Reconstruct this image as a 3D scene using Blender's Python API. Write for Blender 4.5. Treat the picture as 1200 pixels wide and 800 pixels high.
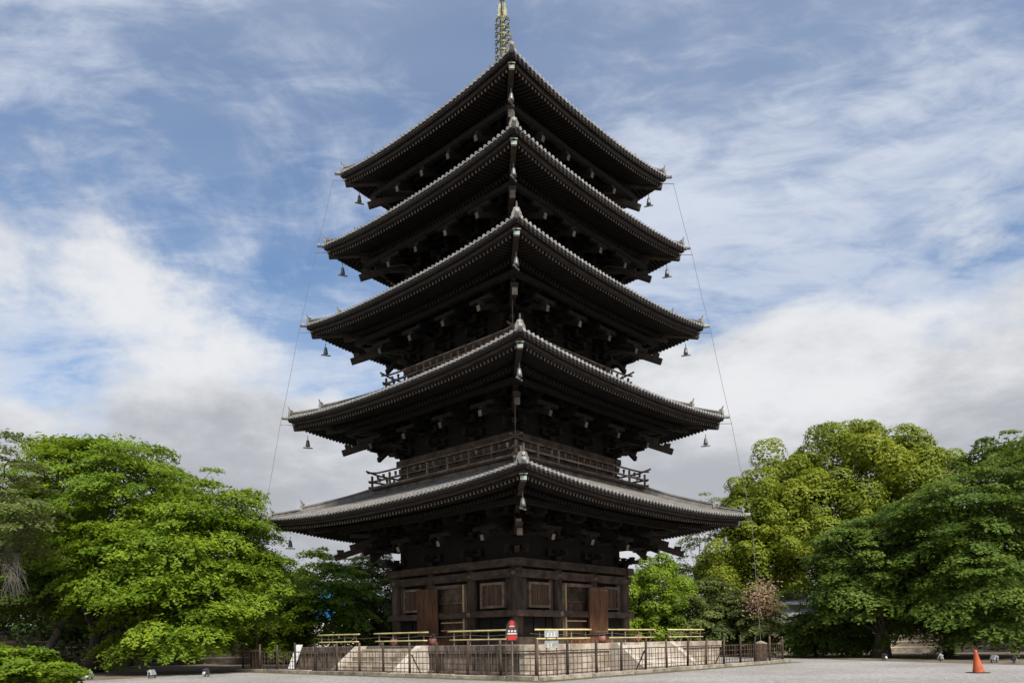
import bpy, math, random
import numpy as np
from mathutils import Vector, Matrix
from math import radians, sin, cos, pi, sqrt

for o in list(bpy.data.objects): bpy.data.objects.remove(o, do_unlink=True)
S = bpy.context.scene
C = S.collection
# ------------------------------------------------------------------ camera
EYE = 1.55; DIST = 45.15; FPX = 895.0; HOR = 750.0; ROLL = 0.0155; PSI = 0.0423
TH = PSI - pi / 4                       # yaw of the pagoda, its fence and its platform
cam = bpy.data.cameras.new('camera'); camo = bpy.data.objects.new('camera', cam); C.objects.link(camo)
camo.location = (0, -DIST, EYE)
camo.rotation_euler = (Matrix.Rotation(pi / 2, 3, 'X') @ Matrix.Rotation(-ROLL, 3, 'Z')).to_euler()
cam.sensor_width = 36; cam.lens = 36 * FPX / 1200; cam.shift_y = (HOR - 400) / 1200
cam.clip_start = 0.1; cam.clip_end = 3000
S.camera = camo
# ------------------------------------------------------------------ sky, sun, exposure
SUN_EL = radians(50); SUN_AZ = radians(-66)       # azimuth as a math angle in the XY plane
w = bpy.data.worlds.new('World'); S.world = w; w.use_nodes = True
nt = w.node_tree; nt.nodes.clear()
def N(tree, typ, **kw):
    n = tree.nodes.new(typ)
    for k, v in kw.items():
        if k in n.inputs and not hasattr(n, k): n.inputs[k].default_value = v
        else: setattr(n, k, v)
    return n
def sky_world():
    L = nt.links.new
    out = N(nt, 'ShaderNodeOutputWorld'); bg = N(nt, 'ShaderNodeBackground'); bg.inputs['Strength'].default_value = 0.083
    sky = N(nt, 'ShaderNodeTexSky'); sky.sky_type = 'NISHITA'; sky.sun_disc = False
    sky.sun_elevation = SUN_EL; sky.sun_rotation = pi / 2 - SUN_AZ
    sky.air_density = 1.0; sky.dust_density = 0.6; sky.ozone_density = 2.0
    tc = N(nt, 'ShaderNodeTexCoord'); sep = N(nt, 'ShaderNodeSeparateXYZ'); L(tc.outputs['Generated'], sep.inputs[0])
    def math_(op, a, b=None, c=None, clamp=False):
        m = N(nt, 'ShaderNodeMath'); m.operation = op; m.use_clamp = clamp
        for i, x in enumerate((a, b, c)):
            if x is None: continue
            if isinstance(x, (int, float)): m.inputs[i].default_value = x
            else: L(x, m.inputs[i])
        return m.outputs[0]
    def noise(vec, scale, detail, rough=.55, dist=0., off=(0, 0, 0), sc=(1, 1, 1), rot=0):
        mp = N(nt, 'ShaderNodeMapping'); mp.inputs['Location'].default_value = off; mp.inputs['Scale'].default_value = sc
        mp.inputs['Rotation'].default_value = (0, 0, rot); L(vec, mp.inputs['Vector'])
        n = N(nt, 'ShaderNodeTexNoise'); n.inputs['Scale'].default_value = scale; n.inputs['Detail'].default_value = detail
        n.inputs['Roughness'].default_value = rough; n.inputs['Distortion'].default_value = dist
        L(mp.outputs[0], n.inputs['Vector']); return n.outputs['Fac']
    def rng(v, a, b, c=0., d=1.):
        m = N(nt, 'ShaderNodeMapRange'); m.interpolation_type = 'SMOOTHSTEP'
        m.inputs['From Min'].default_value = a; m.inputs['From Max'].default_value = b
        m.inputs['To Min'].default_value = c; m.inputs['To Max'].default_value = d
        L(v, m.inputs['Value']); return m.outputs[0]
    def mix(f, a, b):
        m = N(nt, 'ShaderNodeMix'); m.data_type = 'RGBA'
        for sck, x in ((0, f), (6, a), (7, b)):
            if isinstance(x, tuple): m.inputs[sck].default_value = (*x, 1)
            elif isinstance(x, (int, float)): m.inputs[sck].default_value = x
            else: L(x, m.inputs[sck])
        return m.outputs[2]
    z = math_('MAXIMUM', sep.outputs['Z'], 0.0)
    zp = math_('ADD', z, 0.16)
    cx = math_('DIVIDE', sep.outputs['X'], zp); cy = math_('DIVIDE', sep.outputs['Y'], zp)
    pl = N(nt, 'ShaderNodeCombineXYZ'); L(cx, pl.inputs[0]); L(cy, pl.inputs[1])
    plane = pl.outputs[0]
    # high streaky sheet: a smooth veil, ragged patches and fine ripples
    hi = noise(plane, 1.25, 11, .63, .7, (9.1, .6, 0), (1, 1.4, 1), radians(20))
    fine = noise(plane, 8, 7, .62, .5, (7.3, 4.1, 0), (.85, 1.8, 1), radians(10))
    rip = math_('ADD', math_('MULTIPLY', hi, .72), math_('MULTIPLY', fine, .28))
    him = rng(rip, .40, .60)
    veil = rng(noise(plane, .5, 5, .55, .3, (9.4, 6.9, 0)), .40, .66, 0., .62)
    him = math_('ADD', math_('MULTIPLY', him, .62), math_('MULTIPLY', veil, .62), clamp=True)
    # low heaped clouds, thickening towards the horizon
    lo = noise(tc.outputs['Generated'], 2.7, 11, .58, .15, (.2, 1.2, 5.1), (1, 1, 1.9))
    lowadd = rng(z, .10, .60, .24, -.17)
    lov = math_('ADD', lo, lowadd)
    lom = rng(lov, .47, .61)
    shade = noise(tc.outputs['Generated'], 2.9, 10, .6, .15, (3.4, 1.8, 2.2), (1, 1, 2.3))
    greys = rng(math_('ADD', shade, rng(z, .20, .46, -.05, .12)), .33, .64)
    ccol = mix(greys, (3.0, 3.12, 3.4), (5.5, 5.6, 5.75))
    blue = N(nt, 'ShaderNodeHueSaturation'); blue.inputs['Saturation'].default_value = 1.08; L(sky.outputs[0], blue.inputs['Color'])
    skyc = mix(him, blue.outputs[0], (4.7, 5.05, 5.7))
    col = mix(lom, skyc, ccol)
    L(col, bg.inputs['Color']); L(bg.outputs[0], out.inputs['Surface'])
sky_world()
sun = bpy.data.lights.new('sun', 'SUN'); suno = bpy.data.objects.new('sun', sun); C.objects.link(suno)
sun.energy = 3.4; sun.angle = radians(11); sun.color = (1.0, .94, .85)
sd = Vector((cos(SUN_EL) * cos(SUN_AZ), cos(SUN_EL) * sin(SUN_AZ), sin(SUN_EL)))
suno.rotation_euler = (-sd).to_track_quat('-Z', 'Y').to_euler(); suno.location = sd * 80
vs = S.view_settings; vs.view_transform = 'Standard'; vs.look = 'None'; vs.exposure = 0.85; vs.gamma = 1.0; vs.use_curve_mapping = False

# ------------------------------------------------------------------ materials
MATS = {}
def mat(name, c1, c2, rough=.8, scale=3., bump=.15, bscale=None, stretch=(1, 1, 1), objvar=.15, spec=.3, metal=0., detail=6, lo=.35, hi=.65, bdist=.02, generated=False):
    m = bpy.data.materials.new(name); m.use_nodes = True; t = m.node_tree; L = t.links.new
    b = t.nodes['Principled BSDF']
    tc = N(t, 'ShaderNodeTexCoord'); mp = N(t, 'ShaderNodeMapping'); mp.inputs['Scale'].default_value = stretch
    L(tc.outputs['Object'], mp.inputs['Vector'])
    oi = N(t, 'ShaderNodeObjectInfo')
    ad = N(t, 'ShaderNodeVectorMath'); ad.operation = 'ADD'; L(mp.outputs[0], ad.inputs[0])
    ml = N(t, 'ShaderNodeMath'); ml.operation = 'MULTIPLY'; ml.inputs[1].default_value = 37.; L(oi.outputs['Random'], ml.inputs[0])
    L(ml.outputs[0], ad.inputs[1])
    n = N(t, 'ShaderNodeTexNoise'); n.inputs['Scale'].default_value = scale; n.inputs['Detail'].default_value = detail; n.inputs['Roughness'].default_value = .62
    L(ad.outputs[0], n.inputs['Vector'])
    r = N(t, 'ShaderNodeValToRGB'); r.color_ramp.elements[0].position = lo; r.color_ramp.elements[1].position = hi
    r.color_ramp.elements[0].color = (*c1, 1); r.color_ramp.elements[1].color = (*c2, 1)
    L(n.outputs['Fac'], r.inputs[0])
    h = N(t, 'ShaderNodeHueSaturation'); L(r.outputs[0], h.inputs['Color'])
    mr = N(t, 'ShaderNodeMapRange'); mr.inputs['To Min'].default_value = 1 - objvar; mr.inputs['To Max'].default_value = 1 + objvar
    L(oi.outputs['Random'], mr.inputs['Value']); L(mr.outputs[0], h.inputs['Value'])
    L(h.outputs[0], b.inputs['Base Color'])
    b.inputs['Roughness'].default_value = rough; b.inputs['Specular IOR Level'].default_value = spec; b.inputs['Metallic'].default_value = metal
    if bump:
        n2 = N(t, 'ShaderNodeTexNoise'); n2.inputs['Scale'].default_value = bscale or scale * 5; n2.inputs['Detail'].default_value = 4
        L(ad.outputs[0], n2.inputs['Vector'])
        bp = N(t, 'ShaderNodeBump'); bp.inputs['Strength'].default_value = bump; bp.inputs['Distance'].default_value = bdist
        L(n2.outputs['Fac'], bp.inputs['Height']); L(bp.outputs[0], b.inputs['Normal'])
    MATS[name] = m; return m
def leafmat(name, stops, trans=.35):
    m = bpy.data.materials.new(name); m.use_nodes = True; t = m.node_tree; L = t.links.new
    b = t.nodes['Principled BSDF']; out = t.nodes['Material Output']
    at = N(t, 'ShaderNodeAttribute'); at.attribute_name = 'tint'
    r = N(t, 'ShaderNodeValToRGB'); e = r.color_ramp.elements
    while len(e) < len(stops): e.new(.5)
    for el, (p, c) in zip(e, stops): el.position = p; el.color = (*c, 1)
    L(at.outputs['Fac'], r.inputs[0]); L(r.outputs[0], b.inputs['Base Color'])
    b.inputs['Roughness'].default_value = .55; b.inputs['Specular IOR Level'].default_value = .25
    tr = N(t, 'ShaderNodeBsdfTranslucent')
    h = N(t, 'ShaderNodeHueSaturation'); h.inputs['Value'].default_value = 1.25; h.inputs['Hue'].default_value = .485; L(r.outputs[0], h.inputs['Color'])
    L(h.outputs[0], tr.inputs['Color'])
    mx = N(t, 'ShaderNodeMixShader'); mx.inputs[0].default_value = trans
    L(b.outputs[0], mx.inputs[1]); L(tr.outputs[0], mx.inputs[2]); L(mx.outputs[0], out.inputs['Surface'])
    MATS[name] = m; return m
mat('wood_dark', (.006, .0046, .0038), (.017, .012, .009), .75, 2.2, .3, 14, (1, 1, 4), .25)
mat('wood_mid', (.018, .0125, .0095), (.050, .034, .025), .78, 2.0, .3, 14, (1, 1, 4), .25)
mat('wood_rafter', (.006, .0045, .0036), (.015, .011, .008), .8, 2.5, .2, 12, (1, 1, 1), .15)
mat('wood_pale', (.10, .08, .062), (.21, .17, .135), .8, 4, .2, 16, (1, 1, 1), .3)
mat('wood_rail', (.070, .050, .036), (.21, .155, .112), .8, 2.0, .25, 12, (1, 1, 1), .45)
mat('wood_door', (.065, .030, .016), (.185, .080, .038), .6, 1.2, .25, 10, (4, 4, .6), .1)
mat('wood_window', (.055, .031, .020), (.125, .067, .042), .65, 1.6, .25, 10, (4, 4, .6), .2)
mat('wood_new', (.33, .22, .11), (.50, .36, .20), .6, 2, .1, 8, (1, 1, 1), .15)
mat('bamboo', (.42, .36, .14), (.62, .55, .27), .45, 2.5, .1, 8, (1, 1, 1), .22)
mat('fence_wood', (.036, .025, .018), (.110, .078, .054), .85, 2.5, .3, 14, (1, 1, .5), .35)
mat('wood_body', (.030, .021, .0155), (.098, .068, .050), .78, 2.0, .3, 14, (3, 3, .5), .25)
mat('wood_beam', (.030, .021, .0155), (.098, .068, .050), .78, 1.5, .3, 12, (1, 1, 1.5), .2)
mat('wood_tip', (.085, .064, .048), (.17, .13, .10), .8, 4, .2, 16, (1, 1, 1), .3)
mat('tile', (.085, .080, .073), (.20, .187, .172), .7, 1.6, .3, 9, (1, 1, 1), .08, .4)
mat('tile_pan', (.034, .032, .029), (.088, .082, .075), .75, 1.6, .3, 9, (1, 1, 1), .08, .4)
mat('tile_end', (.16, .156, .15), (.36, .35, .335), .7, 7, .25, 18, (1, 1, 1), .1)
mat('verdigris', (.20, .27, .21), (.42, .46, .38), .6, 4, .2, 14, (1, 1, 1), .15, .4)
mat('bronze', (.075, .085, .055), (.22, .20, .10), .5, 3, .2, 14, (1, 1, 1), .15, .5, .35)
mat('bell', (.10, .105, .10), (.24, .24, .22), .5, 6, .2, 14, (1, 1, 1), .2, .5, .3)
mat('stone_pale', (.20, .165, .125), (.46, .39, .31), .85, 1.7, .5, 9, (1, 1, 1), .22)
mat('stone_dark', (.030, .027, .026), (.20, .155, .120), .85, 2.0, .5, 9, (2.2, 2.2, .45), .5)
mat('stone_stair', (.33, .29, .24), (.58, .52, .44), .85, 2.2, .4, 9, (1, 1, 1), .15)
mat('stone_kerb', (.15, .13, .10), (.36, .31, .25), .9, 2.2, .4, 9, (1, 1, 1), .2)
mat('wire', (.13, .13, .135), (.20, .20, .205), .5, 5, 0)
mat('bark', (.030, .024, .019), (.085, .068, .054), .9, 3, .7, 10, (3, 3, .8), .2, bdist=.05)
mat('bark_pale', (.085, .070, .055), (.21, .175, .14), .9, 3, .7, 10, (3, 3, .8), .2, bdist=.05)
mat('twig', (.075, .065, .055), (.15, .13, .112), .9, 3, .3, 10)
mat('clay', (.24, .185, .125), (.34, .265, .185), .9, 1.2, .3, 14, (1, 1, 1), .05)
mat('white_line', (.55, .52, .47), (.66, .63, .58), .85, 2, .1)
mat('plaster', (.55, .53, .49), (.68, .66, .62), .85, 1.2, .1)
mat('house_roof', (.20, .22, .25), (.34, .36, .39), .5, 2, .1)
mat('blue_sheet', (.02, .16, .42), (.05, .26, .58), .5, 1.2, .4, 3)
mat('sign_red', (.42, .022, .018), (.52, .035, .026), .45, 5, .05)
mat('sign_black', (.018, .016, .016), (.035, .03, .03), .5, 5, .05)
mat('sign_white', (.72, .71, .69), (.80, .79, .77), .5, 5, .05)
mat('board_white', (.52, .56, .56), (.72, .75, .75), .5, 5, .05, lo=.3, hi=.7)
mat('sign_grey', (.22, .23, .22), (.34, .35, .33), .6, 6, .05)
mat('red_paint', (.15, .06, .05), (.27, .11, .09), .6, 6, .05)
mat('cone_orange', (.34, .068, .024), (.46, .105, .04), .5, 3, .05)
mat('rubber', (.018, .018, .018), (.035, .034, .033), .7, 5, .1)
mat('lamp_metal', (.30, .31, .33), (.45, .46, .48), .4, 5, .05, metal=.4)
mat('lamp_dark', (.02, .022, .028), (.05, .052, .06), .4, 5, .05)
mat('lamp_glass', (.45, .47, .50), (.60, .62, .65), .15, 5, 0, spec=.6)
mat('earth', (.085, .066, .048), (.19, .15, .11), .95, .8, .6, 12, (1, 1, 1), 0, bdist=.05)
mat('moss', (.055, .062, .022), (.16, .14, .065), .95, 1.8, .7, 14, (1, 1, 1), 0, bdist=.05)
def gravel():
    m = bpy.data.materials.new('gravel'); m.use_nodes = True; t = m.node_tree; L = t.links.new; b = t.nodes['Principled BSDF']
    tc = N(t, 'ShaderNodeTexCoord')
    big = N(t, 'ShaderNodeTexNoise'); big.inputs['Scale'].default_value = .16; big.inputs['Detail'].default_value = 5; L(tc.outputs['Object'], big.inputs['Vector'])
    sm = N(t, 'ShaderNodeTexVoronoi'); sm.inputs['Scale'].default_value = 13; L(tc.outputs['Object'], sm.inputs['Vector'])
    md = N(t, 'ShaderNodeTexNoise'); md.inputs['Scale'].default_value = 4.; md.inputs['Detail'].default_value = 8; md.inputs['Roughness'].default_value = .75; L(tc.outputs['Object'], md.inputs['Vector'])
    r1 = N(t, 'ShaderNodeValToRGB'); r1.color_ramp.elements[0].position = .35; r1.color_ramp.elements[1].position = .65
    r1.color_ramp.elements[0].color = (.25, .232, .212, 1); r1.color_ramp.elements[1].color = (.34, .32, .298, 1); L(big.outputs['Fac'], r1.inputs[0])
    r2 = N(t, 'ShaderNodeValToRGB'); r2.color_ramp.elements[0].position = .3; r2.color_ramp.elements[1].position = .7
    r2.color_ramp.elements[0].color = (.62, .62, .62, 1); r2.color_ramp.elements[1].color = (1.2, 1.2, 1.2, 1); L(md.outputs['Fac'], r2.inputs[0])
    mx = N(t, 'ShaderNodeMix'); mx.data_type = 'RGBA'; mx.blend_type = 'MULTIPLY'; mx.inputs[0].default_value = 1.; L(r1.outputs[0], mx.inputs[6]); L(r2.outputs[0], mx.inputs[7])
    hs = N(t, 'ShaderNodeHueSaturation'); hs.inputs['Saturation'].default_value = .75
    mr = N(t, 'ShaderNodeMapRange'); mr.inputs['To Min'].default_value = .8; mr.inputs['To Max'].default_value = 1.2
    sp = N(t, 'ShaderNodeSeparateColor'); L(sm.outputs['Color'], sp.inputs[0]); L(sp.outputs[0], mr.inputs['Value']); L(mr.outputs[0], hs.inputs['Value']); L(mx.outputs[2], hs.inputs['Color'])
    L(hs.outputs[0], b.inputs['Base Color']); b.inputs['Roughness'].default_value = .95; b.inputs['Specular IOR Level'].default_value = .1
    bp = N(t, 'ShaderNodeBump'); bp.inputs['Strength'].default_value = .8; bp.inputs['Distance'].default_value = .03; L(sm.outputs['Distance'], bp.inputs['Height']); L(bp.outputs[0], b.inputs['Normal'])
    MATS['gravel'] = m
gravel()
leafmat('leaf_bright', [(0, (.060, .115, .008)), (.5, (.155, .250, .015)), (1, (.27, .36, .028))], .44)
leafmat('leaf_mid', [(0, (.038, .076, .011)), (.5, (.104, .172, .022)), (1, (.20, .27, .042))], .40)
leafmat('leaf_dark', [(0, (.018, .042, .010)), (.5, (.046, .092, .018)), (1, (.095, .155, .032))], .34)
leafmat('leaf_yellow', [(0, (.050, .080, .008)), (.5, (.170, .225, .016)), (1, (.31, .335, .030))], .40)
leafmat('leaf_olive', [(0, (.055, .085, .022)), (.5, (.130, .170, .042)), (1, (.23, .255, .08))], .40)
leafmat('leaf_pink', [(0, (.24, .13, .08)), (.5, (.38, .25, .16)), (1, (.52, .40, .28))], .35)

# ------------------------------------------------------------------ mesh helpers
class MB:
    def __init__(s): s.v = []; s.f = []
    def add(s, vs, fs):
        k = len(s.v); s.v += [tuple(p) for p in vs]; s.f += [tuple(i + k for i in f) for f in fs]
    BF = [(0, 3, 2, 1), (4, 5, 6, 7), (0, 1, 5, 4), (1, 2, 6, 5), (2, 3, 7, 6), (3, 0, 4, 7)]
    def box(s, x0, x1, y0, y1, z0, z1):
        s.add([(x0, y0, z0), (x1, y0, z0), (x1, y1, z0), (x0, y1, z0), (x0, y0, z1), (x1, y0, z1), (x1, y1, z1), (x0, y1, z1)], s.BF); return s
    def cbox(s, c, d): return s.box(c[0] - d[0] / 2, c[0] + d[0] / 2, c[1] - d[1] / 2, c[1] + d[1] / 2, c[2] - d[2] / 2, c[2] + d[2] / 2)
    def taper(s, c, d0, d1, h):           # frustum block standing on c
        x, y, z = c; a, b = d0[0] / 2, d0[1] / 2; e, g = d1[0] / 2, d1[1] / 2
        s.add([(x - a, y - b, z), (x + a, y - b, z), (x + a, y + b, z), (x - a, y + b, z), (x - e, y - g, z + h), (x + e, y - g, z + h), (x + e, y + g, z + h), (x - e, y + g, z + h)], s.BF); return s
    def beam(s, p, q, w, h, up=(0, 0, 1), w1=None, h1=None):
        p = Vector(p); q = Vector(q); d = (q - p).normalized(); u = Vector(up); r = d.cross(u)
        if r.length < 1e-6: r = d.cross(Vector((1, 0, 0)))
        r.normalize(); u = r.cross(d).normalized()
        vs = []
        for c, ww, hh in ((p, w, h), (q, w1 or w, h1 or h)):
            for a, b in ((-1, -1), (1, -1), (1, 1), (-1, 1)): vs.append(c + r * a * ww / 2 + u * b * hh / 2)
        s.add(vs, [(0, 1, 2, 3), (7, 6, 5, 4), (1, 0, 4, 5), (2, 1, 5, 6), (3, 2, 6, 7), (0, 3, 7, 4)]); return s
    def tube(s, pts, rad, n=8, cap=True):
        pts = [Vector(p) for p in pts]; m = len(pts)
        if not hasattr(rad, '__len__'): rad = [rad] * m
        k = len(s.v); prev = None
        for i, p in enumerate(pts):
            d = (pts[min(i + 1, m - 1)] - pts[max(i - 1, 0)])
            d = d.normalized() if d.length > 1e-9 else Vector((0, 0, 1))
            if prev is None:
                a = Vector((1, 0, 0)) if abs(d.x) < .8 else Vector((0, 1, 0)); r = d.cross(a).normalized()
            else:
                r = prev - d * prev.dot(d); r = r.normalized() if r.length > 1e-6 else d.orthogonal().normalized()
            prev = r; u = d.cross(r)
            for j in range(n):
                t = 2 * pi * j / n; s.v.append(tuple(p + (r * cos(t) + u * sin(t)) * rad[i]))
        for i in range(m - 1):
            for j in range(n):
                a = k + i * n + j; b = k + i * n + (j + 1) % n; s.f.append((a, b, b + n, a + n))
        if cap: s.f.append(tuple(k + j for j in range(n))[::-1]); s.f.append(tuple(k + (m - 1) * n + j for j in range(n)))
        return s
    def lathe(s, prof, c=(0, 0, 0), n=16, cap=True):
        k = len(s.v); m = len(prof)
        for r, z in prof:
            for j in range(n):
                t = 2 * pi * j / n; s.v.append((c[0] + r * cos(t), c[1] + r * sin(t), c[2] + z))
        for i in range(m - 1):
            for j in range(n):
                a = k + i * n + j; b = k + i * n + (j + 1) % n; s.f.append((a, b, b + n, a + n))
        if cap: s.f.append(tuple(k + j for j in range(n))[::-1]); s.f.append(tuple(k + (m - 1) * n + j for j in range(n)))
        return s
    def grid(s, rows):
        k = len(s.v); m = len(rows); n = len(rows[0])
        for r in rows: s.v += [tuple(p) for p in r]
        for i in range(m - 1):
            for j in range(n - 1): s.f.append((k + i * n + j, k + i * n + j + 1, k + (i + 1) * n + j + 1, k + (i + 1) * n + j))
        return s
    def prism(s, poly, axis, a, b):       # polygon in the plane normal to axis, from a to b
        def P(u, v, t): return {'x': (t, u, v), 'y': (u, t, v), 'z': (u, v, t)}[axis]
        n = len(poly); s.add([P(u, v, a) for u, v in poly] + [P(u, v, b) for u, v in poly],
              [tuple(range(n))[::-1], tuple(range(n, 2 * n))] + [(i, (i + 1) % n, n + (i + 1) % n, n + i) for i in range(n)]); return s
    def mesh(s, name, m, smooth=False, bevel=0):
        me = bpy.data.meshes.new(name); me.from_pydata(s.v, [], s.f)
        import bmesh
        bm = bmesh.new(); bm.from_mesh(me); bmesh.ops.recalc_face_normals(bm, faces=bm.faces)
        if bevel: bmesh.ops.bevel(bm, geom=list(bm.edges), offset=bevel, segments=1, affect='EDGES', clamp_overlap=True)
        bm.to_mesh(me); bm.free()
        me.materials.append(MATS[m])
        if smooth:
            me.shade_smooth() if smooth is True else me.shade_auto_smooth(angle=radians(smooth)) if hasattr(me, 'shade_auto_smooth') else me.shade_smooth()
        return me
def place(name, me, parent=None, loc=(0, 0, 0), rz=0, kind=None, label=None):
    o = bpy.data.objects.new(name, me); C.objects.link(o); o.parent = parent; o.location = loc; o.rotation_euler = (0, 0, rz)
    if kind: o['kind'] = kind
    if label: o['label'] = label
    return o
def obj(name, mb, m, parent=None, loc=(0, 0, 0), rz=0, smooth=False, bevel=0, kind=None, label=None):
    return place(name, mb.mesh(name, m, smooth, bevel), parent, loc, rz, kind, label)
def thing(name, label, cat, loc=(0, 0, 0), rz=0, group=None):
    o = bpy.data.objects.new(name, None); C.objects.link(o); o.location = loc; o.rotation_euler = (0, 0, rz); o.empty_display_size = .3
    return tag(o, label, cat, group)
def tag(o, label, cat, group=None):
    o['label'] = label; o['category'] = cat
    if group: o['group'] = group
    return o
def R4(q, x, y):                            # rotate by quarter turns
    for _ in range(q % 4): x, y = -y, x
    return x, y
def loc2w(x, y, z=0): return Vector((x * cos(TH) - y * sin(TH), x * sin(TH) + y * cos(TH), z))
def W(px, py, d):                           # a point of the place from a picture column and row at d metres depth
    du, dv = px - 600, py - HOR; c, s_ = cos(-ROLL), sin(-ROLL)
    u = c * du + s_ * dv; v = -s_ * du + c * dv
    return Vector((u / FPX * d, d - DIST, EYE - v / FPX * d))

# ------------------------------------------------------------------ ground
g = MB(); n_ = 24
g.grid([[(x, y, 0) for x in np.linspace(-700, 700, n_)] for y in np.linspace(-120, 1200, n_)])
obj('ground', g, 'gravel', kind='structure')
def sheet(name, poly, z, m):
    b = MB(); b.add([(x, y, z) for x, y in poly], [tuple(range(len(poly)))]); return obj(name, b, m, kind='structure')
sheet('planting_bed', [(-70, -16), (-21.5, -13.5), (-17.6, -6.5), (-15.2, 1.5), (-15.5, 14), (-14, 30), (-70, 30)], .004, 'earth')
sheet('planting_bed', [(17, 12), (20.5, 4.5), (22.3, -2), (24.5, -9), (27, -16), (60, -22), (80, 40), (14, 40)], .004, 'earth')
sheet('planting_bed', [(-13.9, 17.5), (13.9, 17.5), (13.9, 40), (-13.9, 40)], .004, 'earth')

# ------------------------------------------------------------------ the pagoda
PLAT = 1.35
pag = thing('pagoda', 'five-storey dark wooden pagoda with grey tiled roofs and a bronze spire', 'pagoda', (0, 0, 0), TH)
EH = [9.60, 8.82, 8.03, 7.28, 6.55]          # half-side at the rafter tips
TT = [10.0, 9.19, 8.38, 7.62, 6.87]          # half-side at the tile edge
HT = [8.83, 14.69, 20.10, 24.77, 29.0]       # tile height at the corners
BH = [4.74, 4.36, 3.95, 3.55, 3.15]          # half-side of the body at the columns
FL = [PLAT, 10.45, 16.25, 21.5, 26.05]       # floor heights
INN = [5.55, 5.0, 4.5, 4.05, .55]            # where each roof ends inwards
RISE = [1.85, 1.85, 1.75, 1.65, 4.6]
UP = .46; PEXP = 2.4
def umap(u): return abs(u) ** PEXP
def ring(mb, s_in, prof, zf, nseg=28, closed=True, sides=(0, 1, 2, 3)):
    """sweep a profile (ds inwards, dz) round the square of half-side s_in, mitred at the corners"""
    us = [-1 + 2 * i / nseg for i in range(nseg + 1)]
    for q in sides:
        rows = []
        for u in us:
            row = []
            for ds, dz in prof:
                s = s_in - ds; x, y = R4(q, s, u * s); row.append((x, y, zf(u, s) + dz))
            if closed: row.append(row[0])
            rows.append(row)
        mb.grid(rows)
    return mb
disc_me = None
for k in range(5):
    e, t, b, fl, inn = EH[k], TT[k], BH[k], FL[k], INN[k]
    zmid = HT[k] - UP - .02
    def zedge(u, s=None): return zmid + UP * umap(u)
    def ztop(s, u, t=t, inn=inn, zmid=zmid, k=k):
        v = min(max((t - s) / (t - inn), 0), 1)
        cv = (.62 * v + .38 * v * v) if k == 4 else (.8 * v + .2 * v * v)
        return zmid + RISE[k] * cv + UP * umap(u) * (1 - v) ** 1.6
    # --- tiled surface
    mb = MB(); ns = 7 if k < 4 else 12
    for q in range(4):
        rows = []
        for i in range(ns + 1):
            s = (t - .05) + (inn - t + .05) * i / ns
            rows.append([(*R4(q, s, u * s), ztop(s, u)) for u in [-1 + 2 * j / 28 for j in range(29)]])
        mb.grid(rows)
    roof = obj('roof', mb, 'tile_pan', pag, label='grey tiled roof of tier %s with upturned corners' % ('one', 'two', 'three', 'four', 'five')[k])
    # --- rows of round tiles and their end discs
    pitch = .29; cnt = int(t / pitch); rows_mb = MB(); disc_mb = MB()
    for q in range(4):
        for i in range(-cnt, cnt + 1):
            a = i * pitch; s_end = max(inn, abs(a) + .05); nseg = max(1, int((t - s_end) / (.55 if k < 4 else .6)) + 1)
            rad = .075; rows = []
            for j in range(nseg + 1):
                s = t + .04 + (s_end - t - .04) * j / nseg; z = ztop(min(s, t), a / max(s, abs(a) + 1e-6) if s > 0 else 0)
                rows.append([(*R4(q, s, a + rad * cos(th)), z + .01 + rad * 1.25 * sin(th)) for th in (0, pi * .25, pi * .5, pi * .75, pi)])
            rows_mb.grid(rows)
            z = ztop(t, a / t) + .03; n8 = 8; ctr = t + .065; vs_ = []
            for dx in (0, -.05):
                vs_ += [(*R4(q, ctr + dx, a + .086 * cos(2 * pi * j / n8)), z + .086 * sin(2 * pi * j / n8)) for j in range(n8)]
            disc_mb.add(vs_, [tuple(range(n8))] + [(j, (j + 1) % n8, n8 + (j + 1) % n8, n8 + j) for j in range(n8)])
    obj('tile_rows', rows_mb, 'tile', roof, kind='stuff', smooth=True)
    obj('tile_end_discs', disc_mb, 'tile_end', roof, kind='stuff')
    # --- eave boards
    obj('eave_tile_lip', ring(MB(), t, [(.07, -.005), (.07, -.08), (.2, -.08), (.2, -.005)], zedge), 'tile_pan', roof)
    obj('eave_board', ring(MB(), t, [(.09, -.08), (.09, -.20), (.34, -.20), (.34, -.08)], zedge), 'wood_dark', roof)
    obj('eave_board', ring(MB(), t, [(.24, -.205), (.24, -.36), (.6, -.36), (.6, -.205)], zedge), 'wood_mid', roof)
    # --- rafters
    sl1, sl2 = .20, .34; kio = e - 1.75
    def z_fly(s, u): return zmid - .50 + (e - s) * sl1 + UP * umap(u) * max(0, 1 - (e - s) / 4.6)
    def z_base(s, u): return zmid - .50 + 1.75 * sl1 - .23 + (kio - s) * sl2 + UP * umap(u) * max(0, 1 - (e - s) / 4.6)
    fly, bas, tips = MB(), MB(), MB(); rp = .235; rc = int((e - .15) / rp)
    for q in range(4):
        for i in range(-rc, rc + 1):
            a = (i + .5) * rp
            if abs(a) > e - .12: continue
            def pt(s, zf): 
                x, y = R4(q, s, a); return (x, y, zf(s, a / max(s, abs(a))))
            s_in = max(e - 2.35, abs(a))
            if e - s_in > .1:
                p0, p1 = pt(e, z_fly), pt(s_in, z_fly)
                fly.beam(p0, p1, .105, .13)
                d_ = (Vector(p0) - Vector(p1)).normalized(); tips.beam(Vector(p0) + d_ * .001, Vector(p0) + d_ * .012, .098, .122)
            s_in = max(b - .3, abs(a))
            if kio + .35 - s_in > .1: bas.beam(pt(kio + .35, z_base), pt(s_in, z_base), .115, .15)
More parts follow.
